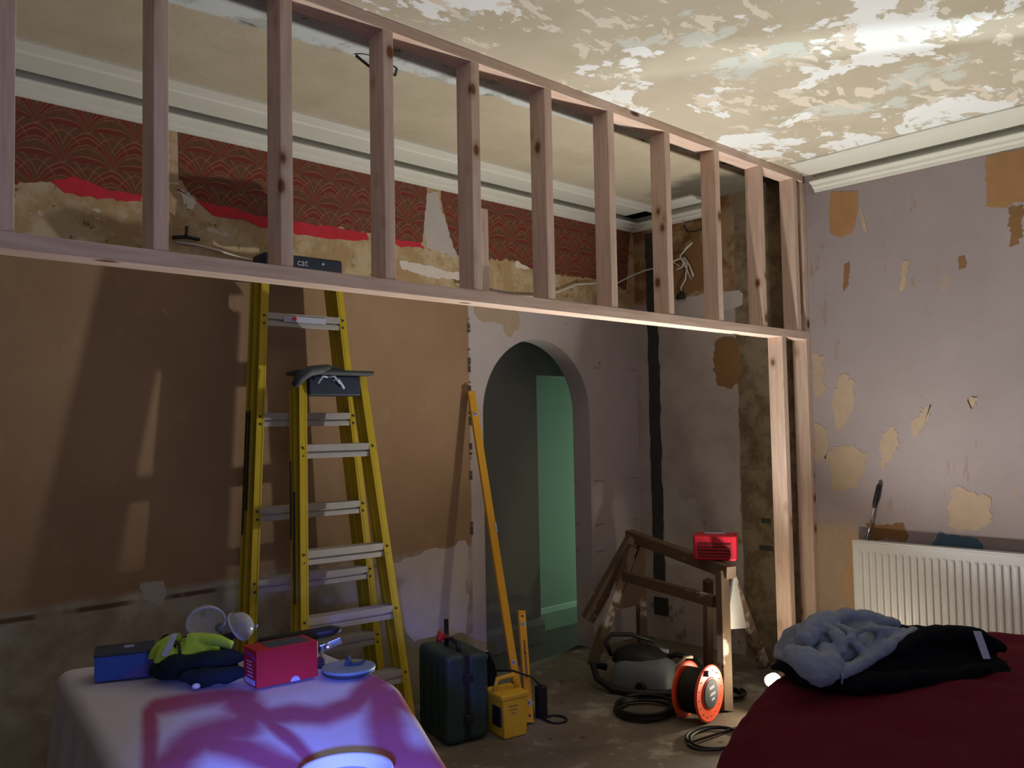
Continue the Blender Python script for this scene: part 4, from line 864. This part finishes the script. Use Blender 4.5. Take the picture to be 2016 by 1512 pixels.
# work trousers, rolled up
t = thing('work_trousers', 'folded dark green work trousers heaped behind the red screw box', 'clothing', (1.0, 2.33, ZT))
def roll(p, q, r, seed, wob=0.3, n=14, k=16):
    p, q = Vector(p), Vector(q); pts = []; rs = []
    for i in range(k+1):
        s = i/k; pts.append(p.lerp(q, s) + Vector((0.006*mnoise.noise((s*4, seed, 0)), 0.012*mnoise.noise((s*3, seed, 5)), 0.006*mnoise.noise((s*5, seed, 9)))))
        rs.append(r*(1 + wob*mnoise.noise((s*4.2, seed, 3)))*(min(1, 0.35+4*s, 0.35+4*(1-s))))
    return pts, rs
m = MB()
for (p, q, r, sdd) in (((0.895, 2.385, 0.03), (1.09, 2.27, 0.03), 0.030, 1), ((0.90, 2.33, 0.05), (1.10, 2.25, 0.05), 0.026, 2), ((0.93, 2.27, 0.022), (1.08, 2.19, 0.024), 0.022, 3), ((0.96, 2.43, 0.04), (1.12, 2.36, 0.04), 0.038, 4), ((0.935, 2.41, 0.03), (0.97, 2.42, 0.10), 0.024, 6)):
    pts, rs = roll((p[0], p[1], p[2]+ZT), (q[0], q[1], q[2]+ZT), r, sdd); m.tube(pts, rs, 14)
m.build('trousers', 'jacket', t, smooth=True)
MB().prism([(0.905, 2.335, ZT+0.075), (0.918, 2.326, ZT+0.07), (0.945, 2.335, ZT+0.12), (0.935, 2.345, ZT+0.122)], (0.01, 0.004, 0.004)).build('reflective_tab', 'label', t, bevel=0.002)
t = thing('work_glove', 'lime yellow work glove tucked into the folded dark trousers', 'glove', (1.0, 2.36, ZT+0.09))
def gl_(i, j):
    a = 2*pi*i/32; s = j/10; r = 1 + 0.18*sin(3*a+1) + 0.08*sin(7*a)
    return (0.975 + 0.080*r*cos(a)*cos(s*pi/2) + 0.02*sin(a), 2.365 + 0.05*r*sin(a)*cos(s*pi/2) - 0.03*cos(a), ZT+0.055 + (0.044 + 0.012*sin(2*a+1) + 0.010*sin(5*a))*sin(s*pi/2))
MB().grid(gl_, 32, 11, True).add([gl_(i, 0) for i in range(32)], [tuple(range(32))]).build('palm', 'hivis', t, smooth=True)
for k, (p, q) in enumerate((((0.925, 2.375, 0.090), (0.922, 2.34, 0.07)), ((0.955, 2.36, 0.100), (0.952, 2.32, 0.07)))):
    MB().tube([(p[0], p[1], p[2]+ZT), (q[0]+0.004, (p[1]+q[1])/2-0.004, (p[2]+q[2])/2+0.012+ZT), (q[0], q[1], q[2]+ZT)], 0.004, 6).build('seam', 'black', t, smooth=True)
MB().tube([(0.98, 2.37, ZT+0.085), (1.02, 2.345, ZT+0.098), (1.06, 2.32, ZT+0.09), (1.09, 2.30, ZT+0.075)], [0.016, 0.017, 0.016, 0.010], 10).build('finger', 'hivis', t, smooth=True)
# safety goggles
t = thing('safety_goggles', 'clear safety goggles with dark foam rim resting on the folded trousers', 'goggles', (1.10, 2.36, ZT+0.10))
gx = Vector((0.94, -0.34, -0.06)).normalized(); gy = Vector((0.30, 0.80, 0.5)).normalized(); gz = gx.cross(gy).normalized(); gc = Vector((1.100, 2.385, ZT+0.112))
def lens(c0, ax_, ru, rv, dpth):
    ax_ = Vector(ax_).normalized(); u = (gx - ax_*gx.dot(ax_)).normalized(); w_ = ax_.cross(u)
    def f(i, j):
        a = 2*pi*i/30; b = (pi/2)*j/9*0.98; k = cos(b)**0.7
        return tuple(c0 + u*(ru*cos(a)*k) + w_*(rv*sin(a)*k) + ax_*(dpth*sin(b)))
    return f
for c0, ax_, ru, rv, dpt in ((gc - gx*0.046 + gz*0.016, (0.25, 0.85, 0.25), 0.052, 0.046, 0.055), (gc + gx*0.044 - gz*0.006, (0.5, -0.55, 0.45), 0.044, 0.040, 0.040)):
    f = lens(c0, ax_, ru, rv, dpt)
    o = MB().grid(f, 30, 10, True).build('lens', 'clear', t, smooth=True); o.modifiers.new('solid', 'SOLIDIFY').thickness = 0.002
    MB().tube([f(k % 30, 0) for k in range(31)], 0.0035, 6).build('rim', 'label', t, smooth=True)
MB().tube([gc - gx*0.01 + gz*0.0, gc + gx*0.0 - gz*0.012, gc + gx*0.012 - gz*0.008], [0.012, 0.014, 0.012], 8).build('bridge', 'grey_plastic', t, smooth=True)
pts = [gc + gx*(-0.10 + 0.145*s) - gz*(0.020 + 0.040*sin(pi*(0.15+0.85*s)) + 0.01) + gy*0.004 for s in [k/12 for k in range(13)]]
MB().tube(pts, [0.008 + 0.014*sin(pi*min(1, 0.12+0.9*k/12)) for k in range(13)], 10).build('foam_seal', 'foam', t, smooth=True)
MB().tube([gc + gx*0.09 - gz*0.01, gc + gx*0.10 + gy*0.03 - gz*0.03, gc + gx*0.06 + gy*0.06 - gz*0.05], 0.006, 6).build('strap', 'grey_plastic', t, smooth=True)
# red screw box
t = thing('screw_box', 'red cardboard screw box with bluish end label on the sheet', 'box', (1.15, 2.14, ZT))
rz = radians(-5); U = Vector((cos(rz), sin(rz), 0)); V = Vector((-sin(rz), cos(rz), 0)); c = Vector((1.152, 2.142, ZT+0.049))
MB().box(c, (0.172, 0.09, 0.096), rz).build('carton', 'red', t, bevel=0.0025)
MB().box(c + Vector((0,0,0.0482)) + U*0.012, (0.115, 0.066, 0.002), rz).build('top_window', 'cap_dusty', t)
ln = [(-0.034, 0.036), (0.02, 0.030), (0.034, 0.022), (0.034, -0.030), (-0.034, -0.030)]
fr = [c - U*0.0868 + V*(-a) + Vector((0,0,b)) for a, b in ln]
for k in range(len(fr)): MB().bar(fr[k], fr[(k+1)%len(fr)], 0.004, 0.0008, V if k in (0,1,3) else (0,0,1)).build('label_border', 'labelblue', t)
MB().box(c - U*0.0866 - V*0.004*0 + Vector((0,0,-0.036)), (0.0008, 0.066, 0.013), rz).build('label_strip', 'label', t)
for k in range(5): MB().box(c - U*0.0866 + V*(0.006-0.002*k) + Vector((0,0,0.014-0.009*k)), (0.0008, 0.034-0.004*(k%2), 0.003), rz).build('label_print', 'label', t)
MB().prism([c - V*0.0452 + U*(0.02 + 0.013*cos(pi*k/10)) + Vector((0,0,-0.047+0.013*sin(pi*k/10))) for k in range(11)], V*-0.001).build('thumb_notch', 'label', t)
# round disc
t = thing('backing_disc', 'round grey-green backing disc with a bent clip on the sheet beside the red box', 'disc', (1.31, 2.06, ZT))
MB().lathe([(0.064, 0), (0.072, 0.006), (0.073, 0.012)], (1.31, 2.06, ZT), n=36).build('rubber', 'disc_dark', t, smooth=True)
MB().lathe([(0.073, 0.012), (0.073, 0.018), (0.068, 0.020), (0.02, 0.0195)], (1.31, 2.06, ZT), n=36).build('plate', 'disc', t, bevel=0.001)
MB().prism([(1.300, 2.065, ZT+0.019), (1.320, 2.055, ZT+0.019), (1.312, 2.058, ZT+0.046), (1.306, 2.061, ZT+0.047)], (0.008, 0.012, 0)).build('clip', 'disc_dark', t, bevel=0.002)
MB().tube([(1.31, 2.055, ZT+0.024), (1.335, 2.045, ZT+0.023), (1.352, 2.038, ZT+0.030)], 0.004, 8).build('clip_arm', 'disc_dark', t, smooth=True)
# multi tool behind the box
t = thing('hand_tool', 'black-handled hand tool with bright steel jaw lying behind the red screw box', 'tool', (1.31, 2.28, ZT))
MB().tube([(1.20, 2.36, ZT+0.052), (1.24, 2.335, ZT+0.056), (1.31, 2.285, ZT+0.064), (1.37, 2.245, ZT+0.074), (1.392, 2.23, ZT+0.078)], [0.012, 0.015, 0.018, 0.017, 0.008], 10).build('grip', 'black', t, smooth=True)
MB().tube([(1.20, 2.33, ZT+0.014), (1.26, 2.28, ZT+0.018), (1.33, 2.235, ZT+0.028)], [0.013, 0.016, 0.011], 10).build('grip', 'black', t, smooth=True)
MB().bar((1.315, 2.25, ZT+0.024), (1.385, 2.215, ZT+0.05), 0.020, 0.006, (0, 0, 1)).build('jaw', 'steel', t, bevel=0.002)
MB().lathe([(0.010, 0), (0.010, 0.008), (0.006, 0.010)], (1.345, 2.225, ZT+0.036), (-0.5, -0.8, 0.2), 14).build('pivot', 'steel', t, smooth=True)
MB().bar((1.335, 2.245, ZT+0.0), (1.34, 2.24, ZT+0.04), 0.008, 0.008).build('spring', 'steel', t, bevel=0.001)
m = MB()
pts, rs = roll((1.20, 2.42, ZT+0.02), (1.30, 2.37, ZT+0.026), 0.024, 7); m.tube(pts, rs, 12)
o = m.build('red_rag', 'redcloth', smooth=True); tag(o, 'small crumpled dark red rag behind the black hand tool', 'rag')
o = MB().lathe([(0.014*sin(pi*i/10)+0.001, 0.017-0.017*cos(pi*i/10)) for i in range(11)], (1.272, 2.145, ZT+0.002), n=16).build('rubber_bung', 'foam', smooth=True); tag(o, 'small dark round bung beside the end of the red screw box', 'bung')
o = MB().lathe([(0.010*sin(pi*i/8)+0.001, 0.007-0.007*cos(pi*i/8)) for i in range(9)], (0.955, 2.225, ZT+0.001), n=12).build('plaster_crumb', 'white', smooth=True); tag(o, 'little white plaster crumb on the sheet in front of the trousers', 'crumb')
t = thing('paper_plate', 'white paper plate lying at the near end of the stained sheet', 'plate', (0.905, 1.435, ZT))
MB().lathe([(0.055, 0), (0.062, 0.003), (0.080, 0.020), (0.088, 0.023), (0.089, 0.020), (0.080, 0.016), (0.060, 0.001)], (0.905, 1.435, ZT+0.002), n=40).build('rim', 'paperwhite', t, smooth=True)
MB().lathe([(0.001, 0.004), (0.058, 0.005)], (0.905, 1.435, ZT+0.002), n=40).build('well', 'label', t)

# ------------------------------------------------------------------ sofa under the maroon throw and the clothes on it
SOFA = [(1.56, 0.94), (1.82, 1.19), (2.32, 1.37), (2.72, 1.46), (3.45, 1.10), (3.45, 0.20), (2.40, -0.10), (1.60, 0.30)]
m = drape(SOFA, 0.825, 0.004, 0.15, 0.28, 0.08, 19, 0.018, N=240, seed=11, bulge=0.03, lump=0.022)
o = m.build('maroon_throw', 'maroon', smooth=True); tag(o, 'deep maroon throw covering a bulky armchair under the pile of clothes', 'throw')
E0 = Vector((0.893, -0.45, 0)); F0 = Vector((0.45, 0.893, 0)); P0 = Vector((2.10, 1.20, 0))
def hill(s0, s1, v0, v1, zbase, H, nfold, famp, seed, nu=70, nv=30, pw=2.6):
    """a cloth heap: a long soft mound with creases, closed underneath"""
    def f(i, j):
        s = i/(nu-1); v = j/(nv-1); e = 1 - abs(2*v-1)**pw; en = min(1.0, s*7, (1-s)*7); en = en*en*(3-2*en)
        q = P0 + E0*(s0 + (s1-s0)*s) + F0*(v0 + (v1-v0)*(0.5 + (v-0.5)*(0.55+0.45*en)))
        fo = famp*(sin(nfold*6.28*s + 5*v + 3*mnoise.noise((s*3, v*2, seed))) + 1.3*mnoise.noise((s*9, v*5, seed+3)))*e
        return (q.x, q.y, zbase(s0 + (s1-s0)*s, v) + (H(s)*e + fo)*en)
    m = MB().grid(f, nu, nv); k = len(m.v)
    m.grid(lambda i, j: (f(i, j)[0], f(i, j)[1], zbase(s0+(s1-s0)*i/(nu-1), j/(nv-1)) - 0.012), nu, nv)
    for i in range(nu-1):
        for j in (0, nv-1): m.f.append((i*nv+j, (i+1)*nv+j, k+(i+1)*nv+j, k+i*nv+j))
    for j in range(nv-1):
        for i in (0, nu-1): m.f.append((i*nv+j, i*nv+j+1, k+i*nv+j+1, k+i*nv+j))
    return m
def crumple(o, vox, smooth, disp, size, disp2=0.0):
    """melt the rolls into one cloth surface and crease it"""
    md = o.modifiers.new('melt', 'REMESH'); md.mode = 'VOXEL'; md.voxel_size = vox; md.use_smooth_shade = True
    md = o.modifiers.new('soften', 'SMOOTH'); md.iterations = smooth; md.factor = 0.5
    for k, (d, sz) in enumerate(((disp, size), (disp2, size*0.35))):
        if not d: continue
        tx = bpy.data.textures.new('creases', 'CLOUDS'); tx.noise_scale = sz; tx.noise_depth = 2
        md = o.modifiers.new('crease', 'DISPLACE'); md.texture = tx; md.strength = d; md.mid_level = 0.5; md.texture_coords = 'LOCAL'
    return o
def at_(s, v, z): q = P0 + E0*s + F0*v; return (q.x, q.y, z)
def fat(m, ps, rs, seed):
    """a soft sleeve-like roll through the points, with wrinkles"""
    pts = []; rr = []; k = 10
    for i in range(len(ps)-1):
        a, b = Vector(ps[i]), Vector(ps[i+1]); p0 = Vector(ps[max(0, i-1)]); p3 = Vector(ps[min(len(ps)-1, i+2)])
        for j in range(k):
            t_ = j/k; c = 0.5*((2*a) + (b-p0)*t_ + (2*p0-5*a+4*b-p3)*t_*t_ + (3*a-p0-3*b+p3)*t_**3)
            pts.append(c); rr.append((rs[i]*(1-t_)+rs[i+1]*t_)*(1 + 0.10*mnoise.noise((len(pts)*0.33, seed, 1))))
    pts.append(Vector(ps[-1])); rr.append(rs[-1]*0.5); rr[0] *= 0.5
    m.tube(pts, rr, 16)
jk = thing('black_jacket', 'black fleece jacket with white care label lying on the maroon throw', 'jacket', (2.45, 1.18, 0.862))
m = hill(0.12, 0.80, -0.04, 0.34, lambda s, v: 0.852, lambda s: 0.03 + 0.085*max(0, sin(pi*min(1, 0.18 + s*0.84)))**1.1, 2.5, 0.007, 21)
fat(m, [at_(0.13, 0.04, 0.865), at_(0.19, -0.03, 0.868), at_(0.3, -0.045, 0.868), at_(0.5, -0.05, 0.866), at_(0.65, -0.03, 0.866)], [0.02, 0.026, 0.024, 0.024, 0.015], 8)
fat(m, [at_(0.35, 0.0, 0.93), at_(0.5, 0.03, 0.955), at_(0.65, 0.04, 0.94), at_(0.77, 0.03, 0.89)], [0.02, 0.028, 0.026, 0.014], 9)
crumple(m.build('jacket', 'blackcloth', jk, smooth=True), 0.007, 6, 0.022, 0.07)
p = P0 + E0*0.640 - F0*0.012
MB().prism([p + Vector((0,0,0.888)), p + E0*0.026 + Vector((0,0,0.886)), p + E0*0.024 + F0*0.028 + Vector((0,0,0.957)), p - E0*0.004 + F0*0.028 + Vector((0,0,0.960))], -F0*0.004).build('care_label', 'label', jk, bevel=0.001)
hd = thing('grey_hoodie', 'crumpled grey jersey hoodie thrown on top of the black jacket', 'hoodie', (2.34, 1.17, 0.93))
m = hill(0.10, 0.44, 0.02, 0.26, lambda s, v: 0.90 + 0.05*min(1, max(0, (s-0.1)*3)), lambda s: 0.075 - 0.035*s, 3.2, 0.010, 33)
fat(m, [at_(0.05, 0.06, 0.945), at_(0.07, 0.01, 0.930), at_(0.10, -0.015, 0.912), at_(0.14, 0.0, 0.915), at_(0.17, 0.05, 0.94)], [0.022, 0.040, 0.044, 0.040, 0.025], 1)
fat(m, [at_(0.12, -0.025, 0.895), at_(0.19, -0.02, 0.905), at_(0.27, -0.005, 0.925), at_(0.37, 0.02, 0.952), at_(0.49, 0.07, 0.966)], [0.016, 0.020, 0.020, 0.017, 0.008], 2)
fat(m, [at_(0.10, 0.06, 0.965), at_(0.15, 0.09, 0.985), at_(0.21, 0.12, 1.0), at_(0.27, 0.14, 1.0)], [0.024, 0.030, 0.028, 0.018], 3)
fat(m, [at_(0.21, 0.10, 0.995), at_(0.28, 0.12, 1.008), at_(0.36, 0.12, 1.0), at_(0.46, 0.10, 0.976)], [0.016, 0.022, 0.020, 0.012], 4)
fat(m, [at_(0.25, 0.03, 0.985), at_(0.275, 0.01, 0.998), at_(0.31, 0.02, 0.99), at_(0.315, 0.02, 0.965), at_(0.29, 0.01, 0.948), at_(0.265, 0.01, 0.955)], [0.010, 0.012, 0.012, 0.011, 0.011, 0.008], 5)
fat(m, [at_(0.19, 0.10, 0.99), at_(0.20, 0.06, 0.985), at_(0.20, 0.03, 0.965), at_(0.19, 0.005, 0.935)], [0.014, 0.020, 0.020, 0.012], 6)
fat(m, [at_(0.24, 0.09, 0.99), at_(0.245, 0.05, 0.985), at_(0.24, 0.02, 0.96), at_(0.25, 0.0, 0.935)], [0.010, 0.014, 0.014, 0.010], 7)
fat(m, [at_(0.33, 0.06, 0.985), at_(0.39, 0.05, 0.972), at_(0.45, 0.07, 0.968)], [0.012, 0.014, 0.008], 10)
crumple(m.build('hoodie', 'hoodie', hd, smooth=True), 0.005, 3, 0.014, 0.05, 0.005)
MB().tube([at_(0.135, -0.043, 0.925), at_(0.147, -0.046, 0.90), at_(0.148, -0.04, 0.875)], 0.0025, 6).build('drawcord', 'label', hd, smooth=True)


# ------------------------------------------------------------------ added stool and lamp out of view, for the blue on the sheet
t = thing('stool', 'added unseen wooden stool carrying the lamp that tints the dust sheet blue', 'stool', (0.28, 0.46, 0))
MB().lathe([(0.15, 0.70), (0.155, 0.71), (0.155, 0.73), (0.145, 0.74)], (0.28, 0.46, 0), n=28).build('seat', 'oldwood', t, bevel=0.003)
for k in range(4):
    a = pi/4 + pi/2*k; MB().tube([(0.28+0.17*cos(a), 0.46+0.17*sin(a), 0), (0.28+0.10*cos(a), 0.46+0.10*sin(a), 0.705)], 0.016, 8).build('leg', 'oldwood', t, smooth=True)
t = thing('added_blue_lamp', 'added unseen black lamp on the stool, put in to tint the dust sheet blue', 'lamp', (0.28, 0.46, 0.74))
MB().lathe([(0.07, 0.741), (0.07, 0.755), (0.02, 0.762)], (0.28, 0.46, 0), n=24).build('base', 'black', t, smooth=True)
MB().tube([(0.28, 0.46, 0.755), (0.26, 0.43, 0.95), (0.27, 0.44, 1.12), (0.30, 0.50, 1.20)], 0.007, 8).build('arm', 'black', t, smooth=True)
MB().lathe([(0.015, -0.09), (0.03, -0.08), (0.06, 0.0), (0.058, 0.0), (0.028, -0.076)], BLUE_AT, BLUE_DIR, 24).build('shade', 'black', t, smooth=True)


for o in list(bpy.data.objects):
    if '_w' in o: del o['_w']
